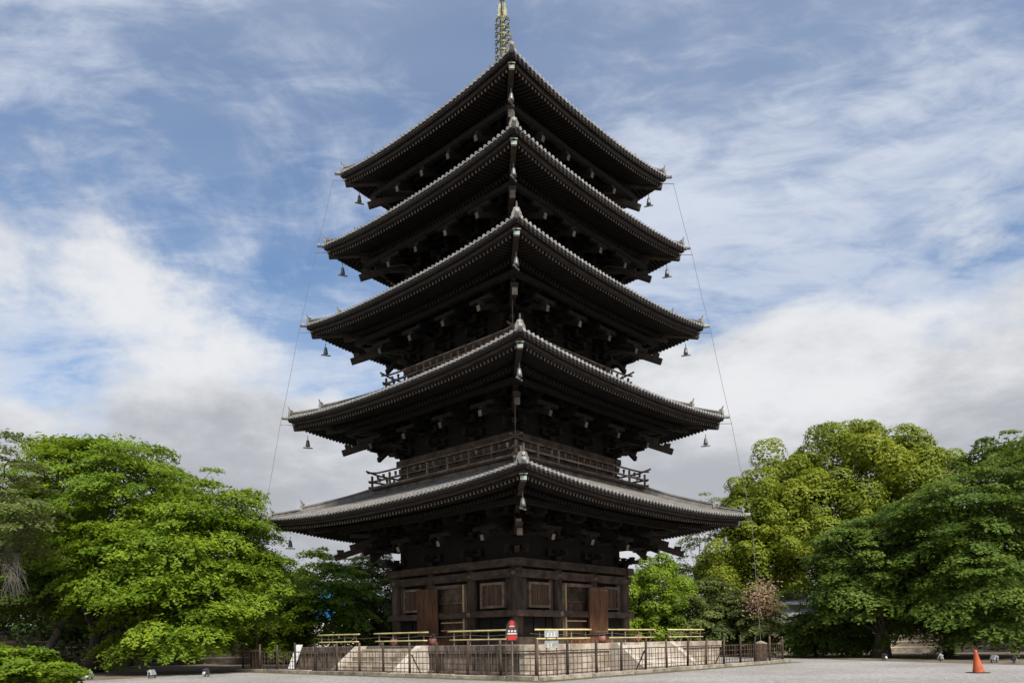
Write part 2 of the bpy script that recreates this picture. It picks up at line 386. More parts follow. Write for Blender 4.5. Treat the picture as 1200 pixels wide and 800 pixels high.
    obj('flying_rafters', fly, 'wood_rafter', roof, kind='stuff'); obj('rafter_tips', tips, 'wood_tip', roof, kind='stuff')
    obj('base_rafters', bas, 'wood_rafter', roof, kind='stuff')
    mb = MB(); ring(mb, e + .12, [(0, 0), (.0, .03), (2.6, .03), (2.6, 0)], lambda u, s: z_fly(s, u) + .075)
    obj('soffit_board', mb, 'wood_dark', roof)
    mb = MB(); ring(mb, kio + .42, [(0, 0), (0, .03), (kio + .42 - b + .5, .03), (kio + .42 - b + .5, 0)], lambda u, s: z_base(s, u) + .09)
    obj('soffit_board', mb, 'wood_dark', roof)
    obj('eave_purlin', ring(MB(), kio + .28, [(0, .1), (0, .27), (.24, .27), (.24, .1)], lambda u, s: z_base(kio, u)), 'wood_dark', roof)
    # --- hip rafters
    for q in range(4):
        m1 = MB(); c0 = e + .06; ux = 1 / 1
        zt = z_fly(e, 1) - .06
        p0 = Vector((*R4(q, c0, -c0), zt)); p1 = Vector((*R4(q, e - 2.2, -(e - 2.2)), z_fly(e - 2.2, 1) - .08)); m1.beam(p0, p1, .26, .30)
        p2 = Vector((*R4(q, kio + .5, -(kio + .5)), z_base(kio + .35, 1) - .1)); p3 = Vector((*R4(q, b - .3, -(b - .3)), z_base(b - .3, 1) - .1)); m1.beam(p2, p3, .26, .34)
        obj('hip_rafter', m1, 'wood_mid', roof)
        m2 = MB(); d_ = (p0 - p1).normalized(); m2.beam(p0 - d_ * .10 + Vector((0, 0, .165)), p0 + d_ * .06 + Vector((0, 0, .165)), .34, .035); m2.beam(p0 - d_ * .001, p0 + d_ * .012, .27, .16)
        obj('rafter_cap', m2, 'verdigris', roof)
    # --- hip ridges with their end tiles
    for q in range(4):
        m1 = MB(); split = t - 1.45
        def dz(s): return ztop(s, 1)
        def rb(sa, sb, hgt, wd, base, n=8):
            pts = [sa + (sb - sa) * i / n for i in range(n + 1)]
            for i in range(n):
                pa, pb = [Vector((*R4(q, s, -s), dz(s) + base + hgt / 2)) for s in (pts[i], pts[i + 1])]; d_ = (pb - pa) * .01
                m1.beam(pa, pb + d_, wd, hgt)
        if k < 4: rb(inn, split, .34, .30, .0); rb(inn, split, .09, .38, .34)
        else: rb(inn, split, .34, .30, .0, 14); rb(inn, split, .09, .38, .34, 14)
        rb(split, t - .22, .22, .26, 0, 5); rb(split, t - .22, .075, .34, .22, 5)
        obj('hip_ridge', m1, 'tile', roof)
        for s, hh in ((split, .62), (t - .2, .46)):
            m2 = MB(); dg = Vector((*R4(q, 1, -1), 0)).normalized(); sd_ = Vector((-dg.y, dg.x, 0)); p = Vector((*R4(q, s, -s), dz(s)))
            prof = [(-.21, -.04), (.21, -.04), (.23, hh * .30), (.16, hh * .62), (.13, hh * .86), (0, hh), (-.13, hh * .86), (-.16, hh * .62), (-.23, hh * .30)]
            vs_ = [p + sd_ * a_ + Vector((0, 0, z_)) + dg * dd for dd in (0, .11) for a_, z_ in prof]; n9 = len(prof)
            m2.add(vs_, [tuple(range(n9)), tuple(range(n9, 2 * n9))[::-1]] + [(i, (i + 1) % n9, n9 + (i + 1) % n9, n9 + i) for i in range(n9)])
            m2.tube([p + dg * (-.08) + Vector((0, 0, hh - .06)), p + dg * .08 + Vector((0, 0, hh + .04)), p + dg * .15 + Vector((0, 0, hh + .20))], [.06, .05, .03], 8)
            o2 = obj('ridge_end_tile', m2, 'tile', roof)
            m4 = MB()
            for z_ in (hh * .22, hh * .72): m4.tube([p + dg * .09 + Vector((0, 0, z_)), p + dg * .16 + Vector((0, 0, z_))], .095 if z_ < .3 else .075, 10)
            obj('ridge_discs', m4, 'tile_end', roof, kind='stuff')
        m3 = MB(); p = Vector((*R4(q, t, -t), dz(t))); m3.tube([p - dg * .35 + Vector((0, 0, .02)), p + dg * .24 + Vector((0, 0, .06))], .105, 10)
        obj('corner_tile', m3, 'tile_end', roof, smooth=40)
    # ------------------------------------------------------------------ body of the storey
    ztb = [5.70, 12.15, 17.6, 22.55, 26.95][k]      # top of the wall plate beam
    zs = z_base(b, 0) - .05
    core = MB().box(-(b - .16), b - .16, -(b - .16), b - .16, fl - (.0 if k == 0 else .35), zs - .02)
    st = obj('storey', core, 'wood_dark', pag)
    cols = [-b, -b * .335, b * .335, b]
    cr = [.31, .25, .24, .22, .2][k]
    cme = MB().lathe([(cr, 0), (cr, (ztb - .4 - fl) * .6), (cr * .93, ztb - .4 - fl)], n=16).mesh('column', 'wood_body', True)
    pts = {(x, y) for x in cols for y in cols if abs(x) == b or abs(y) == b}
    for x, y in sorted(pts): place('column', cme, st, (x, y, fl))
    def rbeam(name, z0, z1, out, m='wood_beam', depth=.3, bev=.015):
        for q in range(4):
            s = b + out; ll = s + (.10 if q % 2 else -depth)       # butt the corners
            a_ = MB(); x0, y0 = s - depth, -ll; x1, y1 = s, ll
            c_ = [R4(q, x, y) for x, y in ((x0, y0), (x1, y1))]
            xs = sorted((c_[0][0], c_[1][0])); ys = sorted((c_[0][1], c_[1][1]))
            obj(name, a_.box(xs[0], xs[1], ys[0], ys[1], z0, z1), m, st, bevel=bev)
    if k == 0:
        rbeam('wall_plate', 5.30, 5.70, .38, depth=.6); rbeam('tie_beam', 4.74, 5.17, .26, depth=.34)
        rbeam('sill_beam', 2.76, 3.10, .37, depth=.45); rbeam('ground_sill', 1.352, 1.72, .34, depth=.45)
    else:
        rbeam('wall_plate', ztb - .32, ztb, .30, depth=.5); rbeam('tie_beam', ztb - .72, ztb - .45, .20, depth=.28)
        if k < 4: rbeam('sill_beam', fl + .55, fl + .75, .22, depth=.3)
        for q in range(4):
            for j in range(3):
                for h_ in (-1, 1):
                    yc = (cols[j] + cols[j + 1]) / 2 + h_ * b * .155; wd = b * .27
                    pb = MB().box(-.025, .025, -wd / 2, wd / 2, fl, ztb - .74)
                    obj('wall_panel', pb, 'wood_body', st, (*R4(q, b - .13, yc), 0), q * pi / 2)
    # --- brackets: a cluster on every column, tail rafters reaching out under the eave
    tl = b + 2.42; ztail = [6.52, 12.64, 18.0, 22.9, 27.15][k]
    zb0 = ztb; hstep = (zs - .55 - zb0) / 3.2
    def cluster():
        m_ = MB(); m_.taper((0, 0, zb0), (.34, .34), (.52, .52), .28)
        for j in range(3):
            zz = zb0 + .28 + j * hstep; ox = .62 * (j + 1)
            m_.box(-.2, ox + .15, -.1, .1, zz, zz + .2)
            for jj in range(j + 1):
                xx = .62 * jj; L_ = .72
                m_.box(xx - .09, xx + .09, -L_, L_, zz + .01, zz + .19)
                for yy in (-L_ + .12, 0, L_ - .12): m_.taper((xx, yy, zz + .2), (.18, .18), (.28, .28), min(.16, hstep - .2) if hstep > .25 else .05)
            m_.taper((ox, 0, zz + .2), (.18, .18), (.28, .28), .12)
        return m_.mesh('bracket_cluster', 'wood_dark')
    cl = cluster()
    def tail():
        m_ = MB(); m_.beam((tl - b, 0, ztail), (-.3, 0, ztail + (tl - b + .3) * .42), .2, .27)
        m_.beam((tl - b - .55, 0, ztail + .62), (-.3, 0, ztail + .62 + (tl - b - .25) * .42), .2, .25)
        m_.taper((tl - b - .18, 0, ztail + .17), (.2, .2), (.32, .32), .2); m_.box(tl - b - .28, tl - b - .08, -.75, .75, ztail + .37, ztail + .55)
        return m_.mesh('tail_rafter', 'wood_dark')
    tm = tail()
    capm = MB(); capm.beam((tl - b + .004, 0, ztail - .004), (tl - b + .03, 0, ztail - .012), .2, .27)
    capm = capm.mesh('tail_end', 'wood_pale')
    for q in range(4):
        for y in cols:
            place('bracket_cluster', cl, st, (*R4(q, b, y), 0), q * pi / 2); place('tail_rafter', tm, st, (*R4(q, b, y), 0), q * pi / 2)
            place('tail_end', capm, st, (*R4(q, b, y), 0), q * pi / 2)
        m_ = MB(); ds_ = sqrt(2)
        m_.beam((tl * ds_ + .15, 0, ztail), (b * ds_ - .3, 0, ztail + 1.25), .26, .32); m_.beam((tl * ds_ - .75, 0, ztail + .58), (b * ds_ - .3, 0, ztail + 1.5), .26, .32)
        m_.taper((tl * ds_ - .15, 0, ztail + .2), (.26, .26), (.38, .38), .26)
        for j in range(3): m_.box(b * ds_ - .2, b * ds_ + .9 * (j + 1), -.12, .12, zb0 + .28 + j * hstep, zb0 + .5 + j * hstep)
        obj('corner_bracket', m_, 'wood_mid', st, rz=-pi / 4 + q * pi / 2)
        for xa, za in ((tl * ds_ + .153, ztail - .002), (tl * ds_ - .747, ztail + .578)): obj('tail_end', MB().beam((xa, 0, za), (xa + .027, 0, za - .008), .26, .32), 'wood_pale', st, rz=-pi / 4 + q * pi / 2)
    obj('eave_purlin', ring(MB(), tl - .02, [(0, 0), (0, .26), (.24, .26), (.24, 0)], lambda u, s: min(z_base(tl, u) - .36, z_base(tl, 0) - .3), 4), 'wood_dark', st)
    # --- balcony round the upper storeys
    if k:
        bh = [0, 5.82, 5.18, 4.68, 4.2][k]
        zb = fl - .05
        mb = MB(); ring(mb, bh, [(0, 0), (0, .12), (bh - b + .3, .12), (bh - b + .3, 0)], lambda u, s: zb, 2)
        bal = obj('balcony', mb, 'wood_mid', pag)
        obj('edge_beam', ring(MB(), bh - .1, [(0, -.2), (0, -.012), (.22, -.012), (.22, -.2)], lambda u, s: zb, 2), 'wood_rail', bal)
        obj('base_beam', ring(MB(), bh - .32, [(0, -.75), (0, -.21), (.5, -.21), (.5, -.75)], lambda u, s: zb, 2), 'wood_dark', bal)
        nP = [0, 7, 6, 5, 5][k]; hr = [0, .84, .78, .74, .7][k]; so = bh - .12
        pme = MB().box(-.05, .05, -.05, .05, 0, hr - .07).mesh('post', 'wood_rail')
        sme = MB().taper((0, 0, 0), (.075, .075), (.12, .12), hr * .30 - .02).mesh('strut', 'wood_rail')
        for q in range(4):
            ext = .42
            for nm, z0, th_ in (('bottom_rail', .0, .12), ('middle_rail', hr * .45, .085)):
                m_ = MB().box(so - .055, so + .055, -so - ext * .6, so + ext * .6, zb + .122 + z0 + (.004 if q % 2 else 0), zb + .122 + z0 + th_ + (.004 if q % 2 else 0))
                obj(nm, m_, 'wood_rail', bal, rz=q * pi / 2)
            m_ = MB(); n2 = 14; pts_ = []
            for i in range(n2 + 1):
                a_ = -(so + ext) + 2 * (so + ext) * i / n2; lift = .16 * max(0, (abs(a_) - so * .86) / (so + ext - so * .86)) ** 1.6
                pts_.append((so, a_, zb + .12 + hr + lift + (.03 if q % 2 else 0)))
            m_.tube(pts_, .055, 8); obj('top_rail', m_, 'wood_rail', bal, rz=q * pi / 2)
            for i in range(nP + 1):
                a_ = -so + 2 * so * i / nP
                if i < nP: place('post', pme, bal, (*R4(q, so, a_), zb + .12), 0)
                if i < nP:
                    for ff in (.33, .66): place('strut', sme, bal, (*R4(q, so, a_ + 2 * so / nP * ff), zb + .12 + hr * .60), 0)

# --- first storey: windows, doors
st1 = [o for o in pag.children if o.name == 'storey'][0]; b = BH[0]
def window(q, y0, y1):
    z0, z1 = 3.36, 4.42; x = b + .02; f = MB(); fw = .13
    f.box(x - .05, x + .14, y0 - fw, y0, z0 - fw, z1 + fw); f.box(x - .05, x + .14, y1, y1 + fw, z0 - fw, z1 + fw)
    f.box(x - .05, x + .13, y0 + .001, y1 - .001, z1, z1 + fw); f.box(x - .05, x + .17, y0 + .001, y1 - .001, z0 - fw, z0)
    o = obj('window', f, 'wood_rail', st1, rz=q * pi / 2)
    n = 7; wd = (y1 - y0) / n
    for p in range(n): pass
    sl = MB().box(-.03, .03, .008, wd - .008, z0, z1).mesh('slat', 'wood_window')
    for p in range(n):
        a_, c_ = R4(q, x + .02 + .012 * (p % 2), y0 + p * wd); place('slat', sl, st1, (a_, c_, 0), q * pi / 2)
for q in range(4):
    window(q, -3.85, -2.40) if q % 2 == 0 else window(q, 2.40, 3.85)
    window(q, 2.62, 3.85) if q % 2 == 0 else window(q, -3.85, -2.62)
    # wooden boards beside the windows and below the sill beam
    for y0, y1 in ((-4.40, -4.02), (-2.24, -1.92), (4.02, 4.42)):
        obj('wall_board', MB().box(b - .10, b + .02, y0, y1, 3.12, 4.72), 'wood_body', st1, rz=q * pi / 2)
    for y0 in (-4.38, -3.40, -2.42, 1.98, 2.9, 3.72):
        obj('wall_board', MB().box(b - .13, b - .05, y0, y0 + .88, 1.73, 2.74), 'wood_dark', st1, rz=q * pi / 2)
    # doorway: frame, lattice, inner boards, two opened leaves, little fence
    fr = MB(); fr.box(b - .02, b + .20, -1.33, -1.16, 1.73, 4.60); fr.box(b - .02, b + .20, 1.16, 1.33, 1.73, 4.60); fr.box(b - .02, b + .19, -1.159, 1.159, 4.42, 4.60)
    obj('door_frame', fr, 'wood_rail', st1, rz=q * pi / 2)
    la = MB(); z0, z1 = 3.66, 4.40; y0, y1 = -1.13, 1.13
    la.box(b + .0, b + .05, y0, y1, z0 - .08, z0); la.box(b + .0, b + .05, y0, y1, z1, z1 + .05)
    nn = 26
    for sgn in (-1, 1):
        for i in range(-8, nn):
            yy = y0 + i * .16; pa = Vector((b + .02 + sgn * .008, yy, z0 if sgn > 0 else z1)); pb = Vector((b + .02 + sgn * .008, yy + (z1 - z0), z1 if sgn > 0 else z0))
            ta = max(0, (y0 - pa.y) / (pb.y - pa.y)); tb = min(1, (y1 - pa.y) / (pb.y - pa.y))
            if tb - ta > .05: la.beam(pa + (pb - pa) * ta, pa + (pb - pa) * tb, .04, .014, (1, 0, 0))
    obj('lattice', la, 'wood_rail', st1, rz=q * pi / 2, kind='stuff')
    for i in range(6):
        obj('inner_board', MB().box(b - .10, b - .04 + .012 * (i % 2), -1.13 + i * .377, -1.13 + i * .377 + .365, 1.73, 3.57), 'wood_window', st1, rz=q * pi / 2)
    mir = -1 if q in (1, 3) else 1
    def ybox(xa, xb, ya, yb, za, zb): ya, yb = sorted((ya * mir, yb * mir)); return MB().box(xa, xb, ya, yb, za, zb)
    obj('door_leaf', ybox(b + .40, b + .475, .72, 2.44, 1.86, 4.46), 'wood_door', st1, rz=q * pi / 2, bevel=.01)
    for z_ in (1.98, 4.30): obj('hinge_strap', ybox(b + .476, b + .488, .76, 2.40, z_ - .035, z_ + .035), 'wood_rail', st1, rz=q * pi / 2)
    obj('barrier_post', ybox(b + .22, b + .28, -1.18, -1.07, 1.74, 4.56), 'wood_new', st1, rz=q * pi / 2)
    for z_ in (2.14, 2.56): obj('barrier_bar', ybox(b + .23, b + .27, -1.065, .68, z_ - .03, z_ + .03), 'wood_new', st1, rz=q * pi / 2)
    # metal nail covers on the beams at every column
    for y in (-b, -b * .335, b * .335, b):
        for z_ in (2.93, 4.95):
            nc = MB(); out = .37 if z_ < 4 else .26
            n8 = 8; nc.add([(b + out + dx, y + r_ * cos(2 * pi * j / n8), z_ + r_ * sin(2 * pi * j / n8)) for dx, r_ in ((.0, .15), (.05, .10)) for j in range(n8)], [tuple(range(8, 16))] + [(j, (j + 1) % 8, 8 + (j + 1) % 8, 8 + j) for j in range(8)])
            obj('nail_cover', nc, 'wood_rail', st1, rz=q * pi / 2)
    ws = MB()
    for i in range(2): ws.box(b + .6 + i * .38, b + .975 + i * .38, -1.5, 1.5, PLAT + .002, PLAT + .34 - i * .16)
    obj('door_step', ws, 'wood_door', st1, rz=q * pi / 2)

# --- spire
sp = MB(); sp.tube([(0, 0, 32.6), (0, 0, 40.6)], [.13, .07], 10); spire = obj('spire', sp, 'bronze', pag, smooth=40)
obj('base_box', MB().box(-.75, .75, -.75, .75, 32.7, 33.35).box(-.85, .85, -.85, .85, 33.35, 33.47), 'bronze', spire)
obj('dome', MB().lathe([(.62, 33.47), (.60, 33.7), (.45, 33.95), (.2, 34.06)]), 'bronze', spire, smooth=40)
for i in range(9):
    z = 34.35 + i * .465; r0 = .43 - .004 * i
    rg = MB().lathe([(r0 - .05, z - .055), (r0, z - .055), (r0 + .01, z + .055), (r0 - .04, z + .055), (r0 - .05, z - .055)], n=24, cap=False)
    for j in range(4): rg.beam((.08, 0, z), (r0 - .03, 0, z), .05, .06) if j == 0 else rg.beam((.08 * cos(j * pi / 2), .08 * sin(j * pi / 2), z), ((r0 - .03) * cos(j * pi / 2), (r0 - .03) * sin(j * pi / 2), z), .05, .06)
    rg.lathe([(.14, z - .14), (.17, z - .05), (.10, z + .14)], n=12)
    for j in range(8):
        a_ = j * pi / 4 + .2; x_, y_ = (r0 + .01) * cos(a_), (r0 + .01) * sin(a_); rg.lathe([(.018, -.22), (.04, -.22), (.03, -.13), (.012, -.10)], (x_, y_, z), 6)
    obj('ring', rg, 'bronze', spire)
for j in range(4):
    a_ = j * pi / 2 + pi / 4; pr = [(.06, 38.3), (.30, 38.45), (.24, 38.62), (.28, 38.78), (.22, 38.95), (.24, 39.1), (.10, 39.25)]
    fm = MB(); n = len(pr); vs_ = [(r * cos(a_) - dd * sin(a_), r * sin(a_) + dd * cos(a_), z) for dd in (-.02, .02) for r, z in pr]
    fm.add(vs_, [tuple(range(n)), tuple(range(n, 2 * n))[::-1]] + [(i, (i + 1) % n, n + (i + 1) % n, n + i) for i in range(n)]); obj('flame_plate', fm, 'bronze', spire)
obj('ball', MB().lathe([(.02, 39.28), (.15, 39.33), (.2, 39.45), (.15, 39.58), (.03, 39.64)]), 'verdigris', spire, smooth=True)
obj('ball', MB().lathe([(.02, 39.9), (.14, 39.97), (.18, 40.1), (.12, 40.26), (.02, 40.45)]), 'verdigris', spire, smooth=True)

for j in range(4): a_ = j * pi / 2 + .6; obj('chain', MB().tube([(.46 * cos(a_), .46 * sin(a_), 34.2), (.43 * cos(a_), .43 * sin(a_), 38.2), (.2 * cos(a_), .2 * sin(a_), 38.45)], .016, 5), 'bronze', spire)
# --- wind bells hanging from the roof corners
TIER = ('lowest', 'second', 'third', 'fourth', 'topmost')
for k in range(5):
    s = EH[k] - .5; zt = HT[k] - .81 - .22
    bm_ = MB().lathe([(.03, -.22), (.07, -.24), (.095, -.32), (.115, -.48), (.145, -.60), (.13, -.60)], n=12).mesh('bell_body', 'bell', 40)
    hm = MB().tube([(0, 0, .02), (0, 0, -.23)], .018, 6).mesh('hook', 'bell')
    pm = MB().tube([(0, 0, -.55), (0, 0, -.66)], .012, 5).box(-.03, .03, -.27, .27, -.72, -.66).mesh('wind_plate', 'bell')
    for (sx, sy), rz in (((1, -1), -.5), ((-1, -1), pi / 2 + .35), ((1, 1), pi / 2 - .35)):
        cn_ = 'between the two stair sides' if sx * sy < 0 else 'at the shaded side\'s far end' if sx < 0 else 'at the sunlit side\'s far end'
        bl = thing('wind_bell', 'bronze wind bell under the %s roof corner %s' % (TIER[k], cn_), 'bell', loc2w(sx * s, sy * s, zt), TH + pi / 4 + rz, 'wind bells under the roof corners')
        place('bell_body', bm_, bl); place('hook', hm, bl); place('wind_plate', pm, bl)

# --- lightning conductor cables and their casings
for side, sx in (('shaded stair', -1), ('sunlit stair', 1)):
    pts = []
    for k in (4, 3, 2, 1, 0): s = TT[k] + .25; pts.append(loc2w(sx * s, sx * s, HT[k] - .38))
    end = loc2w(sx * 10.55, sx * 10.55, 1.25)
    seq = pts + [end]; P = []
    for a_, c_ in zip(seq, seq[1:]):
        for i in range(8): f_ = i / 8; q_ = a_.lerp(c_, f_); q_.z -= .5 * f_ * (1 - f_) ; q_ += (c_ - a_).cross(Vector((0, 0, 1))).normalized() * 0; P.append(q_)
    P.append(end)
    cb = MB().tube(P, .013, 5)
    o = obj('lightning_cable', cb, 'wire'); tag(o, 'thin cable running down roof tips to a wooden casing on the %s side' % side, 'cable')
    for p_ in pts:
        c0 = Vector((0, 0, p_.z)); d_ = (p_ - c0).normalized(); obj('cable_arm', MB().tube([p_ - d_ * .75, p_ + d_ * .03], .018, 5), 'wire', o)
    cs = thing('cable_casing', 'round wooden casing at the foot of the cable, %s side' % side, 'post', loc2w(sx * 10.55, sx * 10.55), TH)
    n = 12; cmesh = MB().box(-.012, .05, -.082, .082, 0, 1.12).mesh('stave', 'fence_wood')
    for i in range(n): a_ = 2 * pi * i / n; place('stave', cmesh, cs, (.30 * cos(a_), .30 * sin(a_), 0), a_)
    obj('cap', MB().lathe([(.37, 1.12), (.36, 1.17), (.05, 1.30)], n=14), 'stone_kerb', cs)
for s_, z0, z1 in ((5.78, 11.3, 13.3), (5.12, 17.0, 18.7)): obj('conductor_wire', MB().tube([(s_ - .02, -s_ - .02, z0), (s_ - .02, -s_ - .02, z1)], .02, 5), 'wood_pale', pag)
# ------------------------------------------------------------------ stone platform and stairs
plat = thing('stone_platform', 'low stone platform with steps carrying the pagoda', 'platform', (0, 0, 0), TH)
ph = 8.8
obj('platform_core', MB().box(-ph + .12, ph - .12, -ph + .12, ph - .12, -.05, PLAT - .03), 'stone_kerb', plat)
random.seed(4)
def course(name, z0, z1, out, n, jitter, gap, skip=None):
    for q in range(4):
        L0 = ph + out; edges = [-L0 + .35 * (q % 2) * 0 + 2 * L0 * i / n for i in range(n + 1)]
        edges = [edges[0]] + [e_ + random.uniform(-jitter, jitter) for e_ in edges[1:-1]] + [edges[-1]]
        for i in range(n):
            d_ = .32; y0, y1 = edges[i] + gap / 2, edges[i + 1] - gap / 2
            if q % 2:
                if i == 0: y0 += d_
                if i == n - 1: y1 -= d_
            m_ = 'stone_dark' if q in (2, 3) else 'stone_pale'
            bx_ = MB().box(-d_, random.uniform(-.012, .006), y0, y1, z0, z1)
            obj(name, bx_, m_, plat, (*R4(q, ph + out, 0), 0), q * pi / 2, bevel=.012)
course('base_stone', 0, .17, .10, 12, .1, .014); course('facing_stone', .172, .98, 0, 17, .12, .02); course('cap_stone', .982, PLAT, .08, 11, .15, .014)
paver = 12; ps = 2 * (ph - .26) / paver
pvm = MB().box(.008, ps - .008, .008, ps - .008, PLAT - .029, PLAT - .002).mesh('paving_slab', 'stone_kerb')
for i in range(paver):
    for j in range(paver): place('paving_slab', pvm, plat, (-ph + .26 + i * ps, -ph + .26 + j * ps, 0))
for q in range(4):
    hw = 2.25; nst = 6; run = .30
    for i in range(nst):
        h_ = PLAT * (nst - i) / (nst + .6) ; x0 = ph + .085 + i * run
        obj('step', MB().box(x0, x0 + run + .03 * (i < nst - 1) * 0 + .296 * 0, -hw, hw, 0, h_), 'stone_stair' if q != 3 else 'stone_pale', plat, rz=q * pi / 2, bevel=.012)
    for sy in (-1, 1):
        y0, y1 = sorted((sy * (hw + .004), sy * (hw + .40))); m_ = MB(); xe = ph + .085 + nst * run + .28
        m_.prism([(ph + .012, .004), (xe, .004), (xe, .10), (ph + .52, PLAT + .02), (ph + .012, PLAT + .02)], 'y', y0, y1); obj('stair_cheek', m_, 'stone_stair', plat, rz=q * pi / 2, bevel=.015)

# --- bamboo railings on the platform edge
sec = [(-7.85, -3.95), (-2.35, 1.75), (3.2, 7.0)]
lab = ('beside the corner', 'across the head of the stairs', 'beyond the stairs')
for q, face in ((0, 'sunlit'), (3, 'shaded')):
    for (y0, y1), lb in zip(sec, lab):
        if q == 3: y0, y1 = -y1, -y0
        t_ = thing('bamboo_railing', 'two-pole bamboo railing %s on the %s platform edge' % (lb, face), 'railing', loc2w(*R4(q, 8.62, (y0 + y1) / 2), PLAT), TH + q * pi / 2, 'bamboo railings on the platform')
        hl = (y1 - y0) / 2
        for z_, r_, ex in ((.66, .038, .1), (.26, .032, .0)):
            pp = MB(); ny = 12; pts_ = [(.05, -hl - ex + (2 * hl + 2 * ex) * i / ny, z_) for i in range(ny + 1)]; pp.tube(pts_, [r_ * (1.0 + .08 * (i % 3 == 0)) for i in range(ny + 1)], 8); obj('pole', pp, 'bamboo', t_, smooth=40)
        for yy in (-hl * .86, -hl * .3, hl * .3, hl * .86): obj('post', MB().tube([(0, yy, 0), (0, yy, .70)], .032, 7), 'wood_rail', t_)
for q, face in ((0, 'sunlit'), (3, 'shaded')):
    rp_ = MB(); pts_ = []
    for i in range(41):
        a_ = -7.9 + 15.8 * i / 40; pts_.append(loc2w(*R4(q, 8.35, a_), PLAT + .50 - .08 * abs(sin(i * pi / 8))))
    rp_.tube(pts_, .012, 5); o = obj('guard_rope', rp_, 'wood_pale')
    tag(o, 'thin pale rope strung along the %s platform edge' % face, 'rope')
for q, y, lb in ((0, -1.9, 'near the stair head, sunlit side'), (0, 1.35, 'beyond the stair head, sunlit side'), (3, 1.9, 'near the stair head, shaded side'), (3, -1.15, 'beyond the stair head, shaded side')):
    t_ = thing('fire_bucket', 'small red bucket on the platform %s' % lb, 'bucket', loc2w(*R4(q, 7.9, y), PLAT), TH, 'red buckets on the platform')
    obj('tub', MB().lathe([(.15, 0), (.20, .36), (.17, .36), (.14, .05)], n=14), 'red_paint', t_, smooth=40); obj('handle', MB().tube([(-.18, 0, .34), (-.12, 0, .52), (0, 0, .58), (.12, 0, .52), (.18, 0, .34)], .008, 6), 'wire', t_)
    obj('stand', MB().box(-.22, .22, -.22, .22, -.001, .0).box(-.2, .2, -.2, .2, 0, .02), 'wood_rail', t_)

# ------------------------------------------------------------------ the wooden fence round the platform
FX, FY = 11.45, -11.05
random.seed(11)
def fence(name_lab, p0, p1, n, skip=()):
    p0 = Vector((*p0, 0)); p1 = Vector((*p1, 0)); d = (p1 - p0); L_ = d.length; an = math.atan2(d.y, d.x)
    base = loc2w(p0.x, p0.y); t_ = thing('wooden_fence', name_lab, 'fence', base, TH + an)
    stp = L_ / n
    pmesh = MB().tube([(0, 0, 0), (0, 0, 1.55), (0, 0, 1.60)], [.062, .055, .03], 8).mesh('post', 'fence_wood', 40)
    for i in range(n + 1):
        o = place('post', pmesh, t_, (i * stp + random.uniform(-.05, .05), 0, -.02), random.random() * 6); o.scale = (1, 1, random.uniform(.95, 1.03)); o.rotation_euler.x = random.uniform(-.025, .025); o.rotation_euler.y = random.uniform(-.03, .03)
    for z_, r_ in ((1.12, .024), (.86, .014), (.60, .016), (.36, .014), (.20, .022)):
        rl = MB()
        pts_ = [(x_, .055 + random.uniform(-.006, .006), z_ + random.uniform(-.012, .012)) for x_ in np.linspace(-.1, L_ + .1, n * 2 + 1)]
        obj('rail', rl.tube(pts_, r_, 6), 'fence_wood', t_)
    pk = MB()
    for i in range(n):
        m_ = random.choice((4, 5, 6, 6, 7))
        for j in range(m_):
            x_ = i * stp + (j + 1) * stp / (m_ + 1) + random.uniform(-.05, .05); h_ = random.uniform(1.10, 1.17); pk.tube([(x_ + random.uniform(-.02, .02), -.02, .16), (x_, -.02, h_)], random.uniform(.012, .019), 5)
    obj('pickets', pk, 'fence_wood', t_, kind='stuff')
    for i in (n // 3, 2 * n // 3): obj('brace', MB().beam((i * stp + .04, .06, 1.0), (i * stp + .1, .62, 0), .05, .05), 'fence_wood', t_)
    return t_
fence('weathered wooden picket fence before the dark shaded side of the platform', (-11.2, FY), (FX - .02, FY), 12)
fence('weathered wooden picket fence before the pale sunlit side of the platform', (FX, FY), (FX, 11.6), 12)
# kerb stones along the fence and a mossy strip outside it
def kerb(lab_, p0, p1, n):
    p0 = Vector((*p0, 0)); p1 = Vector((*p1, 0)); d = p1 - p0; L_ = d.length; an = math.atan2(d.y, d.x)
    t_ = thing('kerb', lab_, 'kerb', loc2w(p0.x, p0.y), TH + an); x_ = 0
    for i in range(n):
        wd = L_ / n; obj('kerb_stone', MB().box(i * wd + .008, (i + 1) * wd - .008, -.11, .11, 0, .17 + random.uniform(-.02, .02)), 'stone_kerb', t_, bevel=.015)
kerb('low stone kerb along the fence on the shaded side', (-11.4, FY - .28), (FX + .2, FY - .28), 15)
kerb('low stone kerb along the fence on the sunlit side', (FX + .33, FY - .15), (FX + .33, 11.8), 15)
def strip(name, pts, z, m): return sheet(name, [loc2w(x, y)[:2] for x, y in pts], z, m)
strip('mossy_verge', [(-12.2, FY - .95), (FX + 1.0, FY - .95), (FX + 1.0, FY - .40), (-12.2, FY - .40)], .006, 'moss')
strip('mossy_verge', [(FX + .45, FY - .39), (FX + 1.0, FY - .39), (FX + 1.05, 12.2), (FX + .45, 12.2)], .007, 'moss')

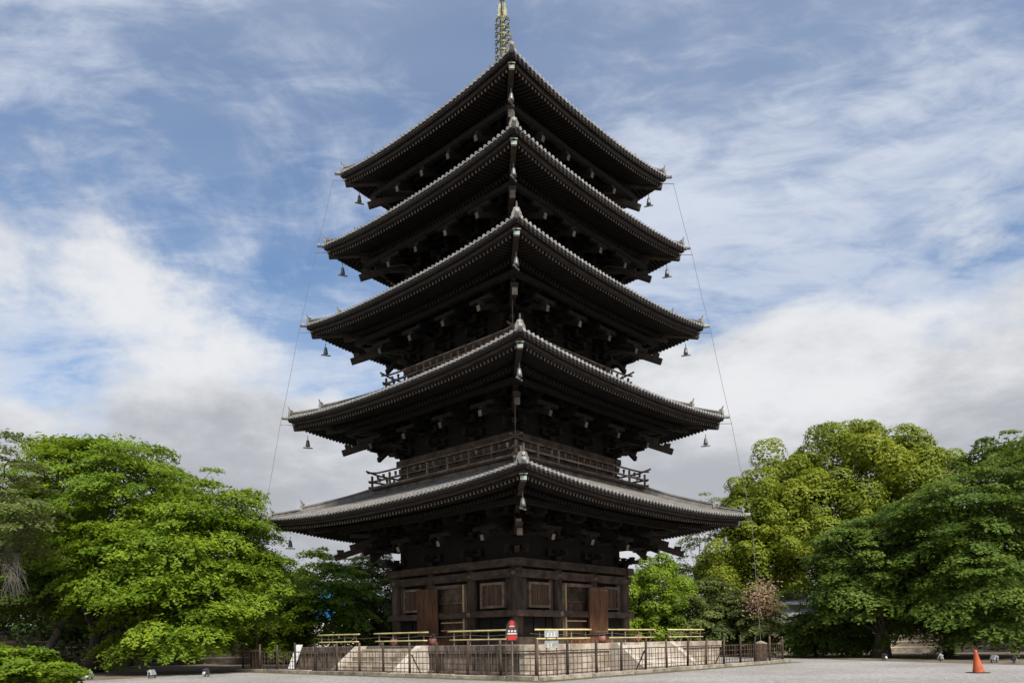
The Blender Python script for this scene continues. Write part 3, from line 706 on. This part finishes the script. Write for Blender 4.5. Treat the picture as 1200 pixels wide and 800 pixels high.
# ------------------------------------------------------------------ signs, cone, floodlights
def flat(name, poly, y, th_, m, parent):      # plate facing -Y
    return obj(name, MB().prism(poly, 'y', y - th_, y), m, parent)
sg = thing('warning_sign', 'round-topped red and black sign on a thin pole before the fence', 'sign', W(601, 800, 29.0).to_2d().to_3d(), 0)
sg.location.z = 0
obj('pole', MB().tube([(0, 0.02, 0), (0, 0.02, 1.62)], .026, 8), 'wood_pale', sg)
def arch(w_, z0, z1, n=12, r=None):
    r = r or w_; return [(-w_, z0), (w_, z0)] + [(w_ * cos(pi * i / n), z1 - w_ * 1.0 + w_ * 1.0 * sin(pi * i / n)) for i in range(n + 1)]
pl_ = flat('board', [(-.215, 1.55), (.215, 1.55), (.225, 1.95)] + [(.225 * cos(pi * i / 12), 1.95 + .40 * sin(pi * i / 12)) for i in range(1, 12)] + [(-.225, 1.95)], 0, .025, 'sign_black', sg)
dsc = [(.085 * cos(2 * pi * i / 16), 2.21 + .095 * sin(2 * pi * i / 16)) for i in range(16)]
obj('red_disc', MB().prism(dsc, 'y', -.029, -.026), 'sign_red', pl_)
obj('red_field', MB().prism([(-.09, 2.015), (.09, 2.015), (.10, 2.06), (-.10, 2.06)], 'y', -.029, -.026), 'sign_red', pl_)
obj('white_bar', MB().box(-.10, .10, -.033, -.030, 2.085, 2.11), 'sign_white', pl_)
obj('white_line', MB().box(-.18, .18, -.029, -.026, 1.79, 1.825), 'sign_white', pl_)
for i in range(3):
    gx = -.115 + i * .115; gl = MB()
    for bx_ in ((-.036, .036, .03, .044), (-.036, -.022, -.04, .03), (.022, .036, -.04, .03), (-.022, .022, -.008, .006), (-.007, .007, -.045, -.010)): gl.box(gx + bx_[0], gx + bx_[1], -.029, -.026, 1.905 + bx_[2], 1.905 + bx_[3])
    obj('letter', gl, 'sign_white', pl_)
obj('red_foot', MB().prism([(-.2, 1.68), (-.13, 1.57), (.13, 1.57), (.2, 1.68), (.16, 1.75), (-.16, 1.75)], 'y', -.029, -.026), 'sign_red', pl_)
obj('pale_line', MB().box(-.13, .13, -.032, -.0295, 1.66, 1.675), 'wood_pale', pl_)
ns_ = thing('notice_stand', 'two small grey notice plates on thin red-brown legs at the fence corner', 'sign', (W(647, 796, 30.0).x, -15.15, 0), 0)
for x_ in (-.2, .2): obj('leg', MB().tube([(x_, .03, 0), (x_, .03, 1.85)], .022, 7), 'wood_door', ns_)
for z0, z1, cnt in ((1.66, 1.93, 3), (1.24, 1.52, 2)):
    p_ = flat('plate', [(-.27, z0), (.27, z0), (.27, z1), (-.27, z1)], 0, .02, 'sign_grey', ns_)
    for i in range(cnt): gx = -.14 + i * .13; obj('letter', MB().box(gx - .03, gx + .03, -.0235, -.0205, z0 + .15, z0 + .17).box(gx - .01, gx + .01, -.0235, -.0205, z0 + .06, z0 + .149).box(gx - .035, gx + .035, -.0235, -.0205, z0 + .045, z0 + .059), 'sign_white', p_)
    obj('text_line', MB().box(-.2, .2, -.0235, -.0205, z0 + .02, z0 + .03), 'sign_white', p_)
wb = thing('leaning_board', 'white notice board on an easel leaning back before the fence', 'sign', W(341, 788, 43.0).to_2d().to_3d(), radians(-30)); wb.location.z = 0
lean = .30
bp_ = MB(); bp_.add([(x_ + z_ * .20, y_ + z_ * lean, z_ + .12) for y_ in (-.02, .02) for x_, z_ in ((-.24, .0), (.24, .0), (.24, 1.38), (-.24, 1.38))], [(0, 1, 2, 3), (7, 6, 5, 4), (0, 4, 5, 1), (1, 5, 6, 2), (2, 6, 7, 3), (3, 7, 4, 0)])
obj('board', bp_, 'board_white', wb)
for x_ in (-.2, .2): obj('leg', MB().beam((x_ - .03, -.03, 0), (x_ + .25, .46, 1.35), .035, .03), 'fence_wood', wb); obj('leg', MB().beam((x_ + .2, .75, 0), (x_ + .24, .47, 1.3), .035, .03), 'fence_wood', wb)
cn = thing('traffic_cone', 'orange traffic cone on a black base on the gravel', 'cone', (18.2, -15.3, 0), radians(8))
co = MB().lathe([(.22, .03), (.205, .06), (.06, .80), (.058, .90), (.05, .905), (.035, .90)], n=24); cobj = obj('cone_body', co, 'cone_orange', cn, smooth=40); cobj.rotation_euler.y = -.15; cobj.location = (.02, 0, .005)
obj('base_plate', MB().box(-.30, .30, -.30, .30, 0, .035), 'rubber', cn, bevel=.01)
def flood(px, d, rz, lab_, pale):
    p = W(px, 780, d); t_ = thing('floodlight', lab_, 'floodlight', (p.x, p.y, 0), rz, 'floodlights on the ground')
    obj('bracket', MB().box(-.16, .16, -.10, .10, 0, .025).box(-.19, -.165, -.03, .03, 0, .30).box(.165, .19, -.03, .03, 0, .30), 'lamp_dark', t_)
    hs = obj('housing', MB().prism([(-.14, .16), (.08, .10), (.16, .34), (-.02, .42)], 'x', -.16, .16), 'lamp_metal' if pale else 'lamp_dark', t_, bevel=.012)
    obj('glass', MB().beam((0, .125, .22), (0, .135, .223), .28, .22, (0, -.3, .9)), 'lamp_glass', t_)
flood(105, 36.5, 2.6, 'grey floodlight beside the leafy shrub under the spreading tree', True); flood(178, 37, 1.2, 'small white floodlight on bare earth under the bright tree', True); flood(242, 38, 2.4, 'dark floodlight at the gravel edge near the white board', False)
flood(1036, 46.5, -2.4, 'dark floodlight at the foot of the thick pale trunk', False); flood(1102, 43.5, -2.2, 'grey floodlight beside the slim dark trunk', True); flood(1165, 40, -1.4, 'pale floodlight beyond the orange cone', True); flood(1188, 39, -2.2, 'dark floodlight next to the pale one beyond the orange cone', False)

# ------------------------------------------------------------------ clay walls and far buildings
def claywall(x0, x1, y, h, lab_):
    t_ = thing('clay_wall', lab_, 'wall', ((x0 + x1) / 2, y, 0), 0); hl = (x1 - x0) / 2
    obj('wall_body', MB().box(-hl, hl, -.5, .5, 0, h), 'clay', t_)
    obj('stone_footing', MB().box(-hl, hl, -.56, .56, 0, .35), 'stone_kerb', t_)
    for i in range(5): z_ = .5 + i * (h - .65) / 4; obj('white_line', MB().box(-hl, hl, -.515, -.49, z_ - .04, z_ + .04), 'white_line', t_)
    rf = MB(); rf.prism([(-.95, h - .02), (0, h + .42), (.95, h - .02), (.95, h - .12), (-.95, h - .12)], 'x', -hl, hl); ro = obj('coping', rf, 'tile_pan', t_)
    tr_ = MB()
    n = int(2 * hl / .3)
    for i in range(n): x_ = -hl + (i + .5) * .3; tr_.tube([(x_, -.98, h), (x_, 0, h + .46)], .07, 6)
    obj('coping_tiles', tr_, 'tile', ro, kind='stuff'); obj('ridge', MB().box(-hl, hl, -.14, .14, h + .40, h + .62), 'tile', ro)
claywall(-60, -17, 19.5, 2.75, 'tan clay wall with white stripes behind the bright spreading tree')
claywall(17, 66, 19.0, 2.6, 'tan clay wall with white stripes behind the thick pale trunk')
def house(loc, rz, wd, dp, h, rh, m_wall, m_roof, lab_, win=3):
    t_ = thing('house', lab_, 'house', loc, rz)
    obj('wall', MB().box(-wd / 2, wd / 2, -dp / 2, dp / 2, 0, h), m_wall, t_)
    obj('roof', MB().prism([(-dp / 2 - .6, h - .1), (0, h + rh), (dp / 2 + .6, h - .1), (dp / 2 + .6, h - .25), (-dp / 2 - .6, h - .25)], 'x', -wd / 2 - .5, wd / 2 + .5), m_roof, t_)
    for i in range(win):
        x_ = -wd / 2 + wd * (i + .5) / win; f_ = obj('window', MB().box(x_ - .5, x_ + .5, -dp / 2 - .05, -dp / 2 + .05, h - 1.6, h - .5), 'sign_grey', t_); obj('pane', MB().box(x_ - .42, x_ + .42, -dp / 2 - .07, -dp / 2 - .055, h - 1.52, h - .58), 'lamp_glass', f_)
house((25.9, 24.6, 0), radians(3), 4.2, 4, 4.55, .95, 'plaster', 'house_roof', 'pale house with grey sheet roof showing through trees beyond the sunlit stairs')
house((-11.2, 36, 0), 0, 7, 6, 6.0, 1.6, 'plaster', 'house_roof', 'pale house half hidden by trees beside the blue-clad building')
bt = thing('blue_building', 'building wrapped in bright blue sheeting seen through the trees', 'building', (-18.4, 33, 0), 0)
obj('wall', MB().box(-5.2, 3.2, -3, 3, 0, 3.8), 'plaster', bt); obj('blue_sheeting', MB().box(-5.3, 3.3, -3.1, 3.1, 3.8, 7.4), 'blue_sheet', bt)
for x_ in (-5.35, -3.2, -1.0, 1.2, 3.35): obj('scaffold_pole', MB().tube([(x_, -3.3, 0), (x_, -3.3, 8.8)], .05, 6), 'wire', bt)

# ------------------------------------------------------------------ trees
rng = np.random.default_rng(7)
def leaf_mesh(name, P, Nrm, size, tint, m, rg, aspect=.5, droop=.25):
    n = len(P)
    az = rg.uniform(0, 2 * np.pi, n); a = np.stack([np.cos(az), np.sin(az), -droop + rg.normal(0, .35, n)], 1)
    Nrm = Nrm / np.linalg.norm(Nrm, axis=1, keepdims=True)
    a = a - Nrm * (a * Nrm).sum(1, keepdims=True); a /= np.linalg.norm(a, axis=1, keepdims=True) + 1e-9
    bb = np.cross(Nrm, a); L_ = (size * rg.uniform(.65, 1.35, n))[:, None]
    V = np.empty((n, 4, 3)); V[:, 0] = P - a * L_ * .5; V[:, 1] = P + bb * L_ * aspect * .5 + a * L_ * .05; V[:, 2] = P + a * L_ * .55 - Nrm * L_ * .12; V[:, 3] = P - bb * L_ * aspect * .5 + a * L_ * .05
    me = bpy.data.meshes.new(name); me.vertices.add(4 * n); me.vertices.foreach_set('co', V.reshape(-1).astype(np.float32))
    me.loops.add(4 * n); me.loops.foreach_set('vertex_index', np.arange(4 * n, dtype=np.int32)); me.polygons.add(n); me.polygons.foreach_set('loop_start', np.arange(0, 4 * n, 4, dtype=np.int32))
    at_ = me.attributes.new('tint', 'FLOAT', 'POINT'); at_.data.foreach_set('value', np.repeat(np.clip(tint, 0, 1), 4).astype(np.float32))
    me.update(calc_edges=True); me.materials.append(MATS[m]); return me
def branch_pts(p, q, sag, rg, n=6):
    p = np.array(p, float); q = np.array(q, float); out = []
    for i in range(n + 1):
        f = i / n; x = p + (q - p) * f; x[2] += sag * 4 * f * (1 - f); x += rg.normal(0, .12, 3) * (0 < i < n); out.append(tuple(x))
    return out
def tree(name, label, base, lobes, style, m, n_leaves, seed, size=.25, n_clump=200, trunk_r=.3, lean=(0, 0), barkm='bark', group=None, shell=.72, lower=-.7, cat='tree', fork=.35, limbs=30, cs=(.8, 1.5), fill=.22, top=None, tilt=.55):
    """lobes: (centre, radii) ellipsoids that make up the crown"""
    rg = np.random.default_rng(seed); base = np.array(base, float)
    t_ = thing(name, label, cat, tuple(base), 0, group)
    lc = np.array([l[0] for l in lobes], float) - base; lr = np.array([l[1] for l in lobes], float)
    area = (lr[:, 0] * lr[:, 2] + lr[:, 1] * lr[:, 2] + lr[:, 0] * lr[:, 1]); area /= area.sum()
    nb = n_clump * 4; li = rg.choice(len(lobes), nb, p=area)
    d = rg.normal(size=(nb, 3)); d /= np.linalg.norm(d, axis=1, keepdims=True)
    wob = 1 + .10 * np.sin(d[:, 0] * 6 + seed) * np.cos(d[:, 2] * 5 + seed * 2) + rg.normal(0, .07, nb)
    r = rg.uniform(shell ** 3, 1, nb) ** (1 / 3) * wob
    stray = rg.uniform(0, 1, nb) < .14; r = np.where(stray & (style == 'layer'), rg.uniform(.98, 1.07, nb), r)      # boughs that reach beyond the outline
    cen = lc[li] + d * r[:, None] * lr[li]
    ok = (d[:, 2] > lower) & (cen[:, 2] > .45)
    for q_ in range(len(lobes)):            # drop what lies deep inside another lobe
        ok &= (li == q_) | ((((cen - lc[q_]) / lr[q_]) ** 2).sum(1) > .62)
    sel = np.nonzero(ok)[0][:n_clump]; cen = cen[sel]; li = li[sel]; d = d[sel]; nC = len(cen)
    cz = rg.uniform(cs[0], cs[1], nC) * np.where(stray[sel] & (style == 'layer'), .62, 1); wgt = cz ** 2; wgt /= wgt.sum()
    nf = int(n_leaves * fill); ns_ = n_leaves - nf; idx = rg.choice(nC, ns_, p=wgt)
    outw = d * np.array([1, 1, .25]); outw[:, 2] = 0; outw /= np.linalg.norm(outw, axis=1, keepdims=True) + 1e-6
    if style == 'layer':
        # feathered sprays, tilted outwards and drooping at the rim like shingles
        ang = rg.uniform(0, 2 * np.pi, ns_); rad = np.sqrt(rg.uniform(0, 1, ns_))
        tw = np.round(ang / (2 * np.pi) * 8) / 8 * 2 * np.pi; ang = tw + (ang - tw) * .62 + rg.uniform(0, 6.28, nC)[idx]
        off = np.stack([np.cos(ang) * rad, np.sin(ang) * rad, rg.normal(0, .09, ns_)], 1) * cz[idx][:, None] * rg.uniform(.8, 1.15, ns_)[:, None]
        slope = tilt * rg.uniform(.35, 1.3, nC) * np.clip(1 - d[:, 2], .25, 1.2)
        ahead = (off * outw[idx]).sum(1)
        off[:, 2] -= slope[idx] * ahead + .20 * cz[idx] * rad ** 2
        P = cen[idx] + off
        Nn = np.array([0, 0, 1.]) + outw[idx] * (slope[idx] + .25)[:, None] + rg.normal(0, .31, (ns_, 3))
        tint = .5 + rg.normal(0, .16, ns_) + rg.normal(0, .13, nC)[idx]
    else:
        dd = rg.normal(size=(ns_, 3)) + d[idx] * .5 + np.array([0, 0, .25]); dd /= np.linalg.norm(dd, axis=1, keepdims=True)
        sub = rg.normal(size=(nC, 20, 3)); sub /= np.linalg.norm(sub, axis=2, keepdims=True)
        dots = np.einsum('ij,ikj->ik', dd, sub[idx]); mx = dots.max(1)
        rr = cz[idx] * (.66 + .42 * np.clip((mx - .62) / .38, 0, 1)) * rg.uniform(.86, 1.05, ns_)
        P = cen[idx] + dd * rr[:, None] * np.array([1, 1, .82])
        Nn = dd + np.array([0, 0, .35]) + rg.normal(0, .27, (ns_, 3))
        tint = .34 + .30 * np.clip((mx - .7) / .3, 0, 1) + rg.normal(0, .12, ns_) + rg.normal(0, .11, nC)[idx]  # tint paints shade into the hollows between bumps and light onto their tops
    # leaves deeper in the crown, tinted darker to paint in its inner shade
    fl_ = rg.choice(len(lobes), nf, p=area); fd = rg.normal(size=(nf, 3)); fd /= np.linalg.norm(fd, axis=1, keepdims=True)
    Pf_ = lc[fl_] + fd * (rg.uniform(.15, .86, nf) ** .6)[:, None] * lr[fl_]
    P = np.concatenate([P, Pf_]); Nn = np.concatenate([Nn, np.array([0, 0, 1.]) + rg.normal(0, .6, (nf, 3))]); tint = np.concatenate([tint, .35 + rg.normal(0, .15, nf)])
    P = P[:]; low = P[:, 2] < .08; P[low, 2] = .08 + rg.uniform(0, .3, low.sum())
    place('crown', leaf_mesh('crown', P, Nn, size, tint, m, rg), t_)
    # trunk and limbs
    ctop = (lc * area[:, None]).sum(0) if top is None else np.array(top) - base
    top_ = np.array([lean[0] or ctop[0] * .5, lean[1] or ctop[1] * .5, max(1.0, ctop[2] * .95)])
    n = 8; pts = []
    for i in range(n):
        f = i / (n - 1); p = np.array([top_[0] * f ** 1.35, top_[1] * f ** 1.35, top_[2] * f]) + rg.normal(0, .05, 3) * (0 < i < n - 1); pts.append(tuple(p))
    pts[0] = (0, 0, -.1)
    rad = [trunk_r * (1.5 if i == 0 else 1.1 if i == 1 else 1 - .7 * i / n) for i in range(n)]
    place('trunk', MB().tube(pts, rad, 10).mesh('trunk', barkm, True), t_)
    lm = MB()
    for j in list(np.nonzero(stray[sel])[0]) * (style == 'layer') + list(rg.choice(nC, min(limbs, nC), replace=False)):
        f = rg.uniform(fork, .95); s0 = np.array(pts[min(int(f * (n - 1)), n - 1)]); bp_ = branch_pts(s0, cen[j], .5 * rg.uniform(-.1, 1), rg)
        r0 = trunk_r * rg.uniform(.18, .40) * (.45 if stray[sel][j] and style == 'layer' else 1); lm.tube(bp_, [r0 * (1 - .9 * i / 6) for i in range(7)], 6)
    if lm.v: place('branches', lm.mesh('branches', barkm, True), t_)
    return t_
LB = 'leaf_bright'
def Tr(name, label, px, d, lobes, style, m, n, seed, **kw):
    """a tree standing at column px, d metres away; lobes as (column, top row, bottom row, half width, depth radius, nearer by)"""
    bp_ = W(px, 780, d); L_ = []
    for cpx, ty, by, hw, dr, dy in lobes:
        dd = d - dy; zt = W(cpx, ty, dd).z; zb = max(-.6, W(cpx, by, dd).z); c_ = W(cpx, (ty + by) / 2, dd)
        L_.append(((c_.x, c_.y, (zt + zb) / 2), (hw * dd / FPX, dr, (zt - zb) / 2)))
    return tree(name, label, (bp_.x, bp_.y, 0), L_, style, m, n, seed, **kw)
# left of the pagoda
Tr('cherry_tree', 'bright green spreading tree with drooping layered boughs beside the fence', 108, 46, [(140, 500, 690, 88, 4.6, 0), (236, 552, 720, 80, 4.4, 1), (80, 506, 650, 62, 4, 0), (215, 655, 778, 84, 4.0, 3), (170, 590, 730, 95, 3.6, 3), (292, 625, 752, 46, 3., 1)], 'layer', LB, 155000, 3, size=.22, n_clump=285, shell=.6, trunk_r=.42, limbs=40, cs=(.8, 1.7))
Tr('cherry_tree', 'darker tree with a pale leaning trunk by the clay wall', 47, 50, [(40, 590, 745, 75, 4, 0), (110, 640, 740, 60, 3, -1)], 'layer', 'leaf_mid', 42000, 5, size=.27, n_clump=130, trunk_r=.33, lean=(3.6, -.5), barkm='bark_pale')
Tr('sparse_tree', 'thin-leaved tree with grey dead twigs above the leafy shrub', -40, 38, [(-25, 478, 700, 62, 2.6, 0), (30, 535, 680, 35, 2, 0)], 'layer', 'leaf_olive', 15000, 8, size=.19, n_clump=110, trunk_r=.25, shell=.45, cs=(.4, .9), fill=.05)
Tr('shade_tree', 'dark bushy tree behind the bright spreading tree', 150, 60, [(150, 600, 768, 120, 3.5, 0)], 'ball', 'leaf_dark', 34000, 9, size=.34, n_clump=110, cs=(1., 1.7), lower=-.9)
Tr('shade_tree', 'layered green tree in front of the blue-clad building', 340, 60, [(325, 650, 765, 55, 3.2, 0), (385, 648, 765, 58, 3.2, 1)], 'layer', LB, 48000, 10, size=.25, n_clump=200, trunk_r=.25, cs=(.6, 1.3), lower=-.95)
Tr('shade_tree', 'dull green tree close to the shaded pagoda wall', 440, 63, [(440, 646, 765, 50, 3, 0), (470, 680, 765, 40, 3, 0)], 'layer', 'leaf_olive', 38000, 12, size=.25, n_clump=150, trunk_r=.25, cs=(.6, 1.3), lower=-.95)
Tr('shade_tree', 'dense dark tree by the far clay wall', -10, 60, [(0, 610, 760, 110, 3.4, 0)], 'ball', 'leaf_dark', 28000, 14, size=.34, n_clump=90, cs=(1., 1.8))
# right of the pagoda
Tr('camphor_tree', 'huge rounded yellow-green tree with billowing clumps towering above the others', 985, 72, [(1000, 502, 660, 78, 6, 0), (925, 535, 695, 60, 5, 0), (1078, 508, 665, 40, 4.5, 1), (960, 560, 720, 75, 5, 2)], 'ball', 'leaf_yellow', 120000, 21, size=.31, n_clump=190, trunk_r=.7, shell=.84, cs=(.9, 2.1), limbs=26, fill=.2)
Tr('camphor_tree', 'rounded yellow-green tree low beside the huge rounded tree', 880, 68, [(882, 552, 720, 30, 3, 0), (858, 610, 745, 34, 2.6, 1), (908, 610, 690, 34, 3, 1)], 'ball', 'leaf_yellow', 40000, 22, size=.28, n_clump=110, trunk_r=.3, shell=.75, cs=(.7, 1.3))
Tr('broad_tree', 'broad green tree with a thick pale trunk before the clay wall', 1032, 53, [(1002, 612, 752, 62, 3.6, 0), (1060, 585, 735, 78, 4, 0), (1095, 645, 764, 72, 3, 2)], 'layer', 'leaf_mid', 78000, 23, size=.25, n_clump=280, shell=.66, trunk_r=.52, barkm='bark_pale', cs=(.7, 1.5))
Tr('broad_tree', 'tall layered green tree with a slim dark trunk near the cone', 1112, 49, [(1130, 548, 740, 75, 4, 0), (1205, 520, 750, 80, 4, 0), (1180, 640, 770, 92, 3, 2.5)], 'layer', 'leaf_mid', 92000, 24, size=.24, n_clump=300, shell=.66, trunk_r=.30, cs=(.7, 1.5))
Tr('sparse_tree', 'loose feathery tree rising behind the tall layered tree', 1190, 58, [(1185, 497, 640, 48, 3, 0), (1160, 512, 560, 26, 2, 0)], 'layer', 'leaf_mid', 17000, 25, size=.25, n_clump=70, trunk_r=.2, shell=.4, cs=(.6, 1.1))
Tr('sparse_tree', 'airy tree with sky gaps behind the lowest roof corner', 830, 74, [(828, 572, 690, 34, 3, 0), (800, 640, 720, 30, 3, 0)], 'layer', 'leaf_olive', 9500, 26, size=.22, n_clump=60, trunk_r=.2, shell=.35, cs=(.6, 1.2), fill=.05)
Tr('leafy_tree', 'yellow-green bushy tree right beside the sunlit pagoda wall', 765, 62, [(765, 655, 765, 42, 2.8, 0), (735, 680, 765, 30, 2.5, 0)], 'ball', LB, 36000, 27, size=.24, n_clump=120, trunk_r=.2, cs=(.5, 1.0), lower=-.95)
Tr('leafy_tree', 'green bushy tree between the airy tree and the fence', 830, 63, [(828, 678, 768, 42, 2.8, 0), (800, 692, 768, 35, 2.5, 1)], 'layer', 'leaf_olive', 36000, 28, size=.23, n_clump=150, trunk_r=.2, cs=(.5, 1.0), lower=-.95)
tp = Tr('leafy_tree', 'green tree tipped with pinkish new leaves by the cable casing', 890, 61, [(885, 682, 768, 32, 2.4, 0)], 'layer', 'leaf_olive', 22000, 29, size=.21, n_clump=90, trunk_r=.18, cs=(.5, .9), lower=-.95)
rg = np.random.default_rng(5); pc = np.array(W(893, 702, 58.4)) - np.array(tp.location); Pp = pc + rg.normal(0, 1, (1100, 3)) * np.array([.7, .3, .75])
place('new_leaves', leaf_mesh('new_leaves', Pp, rg.normal(0, .5, (1100, 3)) + np.array([.3, -.5, .5]), .18, rg.uniform(0, 1, 1100), 'leaf_pink', rg), tp)
Tr('leafy_tree', 'low green bush-like tree under the broad tree by the fence end', 955, 56, [(955, 716, 770, 40, 2.4, 0), (1000, 715, 770, 36, 2.2, 0)], 'layer', 'leaf_mid', 30000, 30, size=.23, n_clump=120, trunk_r=.14, cs=(.5, 1.), lower=-.95)
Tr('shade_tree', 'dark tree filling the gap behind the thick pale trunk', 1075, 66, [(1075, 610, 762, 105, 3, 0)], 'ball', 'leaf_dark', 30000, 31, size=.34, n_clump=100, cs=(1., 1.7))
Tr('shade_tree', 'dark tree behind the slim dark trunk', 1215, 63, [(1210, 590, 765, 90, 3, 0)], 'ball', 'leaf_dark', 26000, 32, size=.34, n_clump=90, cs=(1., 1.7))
# shrub and dead twigs
Tr('shrub', 'low bright green leafy shrub at the edge of the gravel', 25, 31, [(20, 758, 830, 62, 1.4, 0), (70, 772, 830, 28, 1., .5), (-40, 750, 830, 60, 1.6, 0)], 'layer', LB, 26000, 41, size=.17, n_clump=160, trunk_r=.05, lower=-.2, cat='shrub', limbs=14, cs=(.3, .6))
spt = [o for o in C.objects if o.get('label', '').startswith('thin-leaved')][0]
dt = MB(); rg = np.random.default_rng(3)
for i in range(44):
    p = np.array(W(rg.uniform(-8, 22), rg.uniform(636, 665), 37.2)) - np.array(spt.location); q = np.array(W(rg.uniform(0, 36), rg.uniform(670, 712), 36.8 + rg.uniform(-.6, .6))) - np.array(spt.location)
    dt.tube(branch_pts(p, q, rg.uniform(-.1, .5), rg, 5), [.014, .013, .011, .009, .006, .004], 4)
place('dead_twigs', dt.mesh('dead_twigs', 'twig'), spt)
# distant wood beyond the walls
far = MB(); 
rg = np.random.default_rng(77); nF = 60000
Pf = np.stack([rg.uniform(-110, 110, nF), rg.uniform(46, 60, nF), rg.uniform(0, 1, nF) ** .7], 1); hgt = 5.2 + 1.2 * np.sin(Pf[:, 0] * .23) + 1.0 * np.sin(Pf[:, 0] * .61 + 1) ; Pf[:, 2] *= hgt
o = place('distant_wood', leaf_mesh('distant_wood', Pf, rg.normal(0, .5, (nF, 3)) + np.array([0, -.3, .8]), .55, .4 + rg.normal(0, .2, nF), 'leaf_dark', rg), kind='stuff'); tag(o, 'dark mass of distant trees beyond the clay walls', 'wood')
bpy.context.view_layer.update()
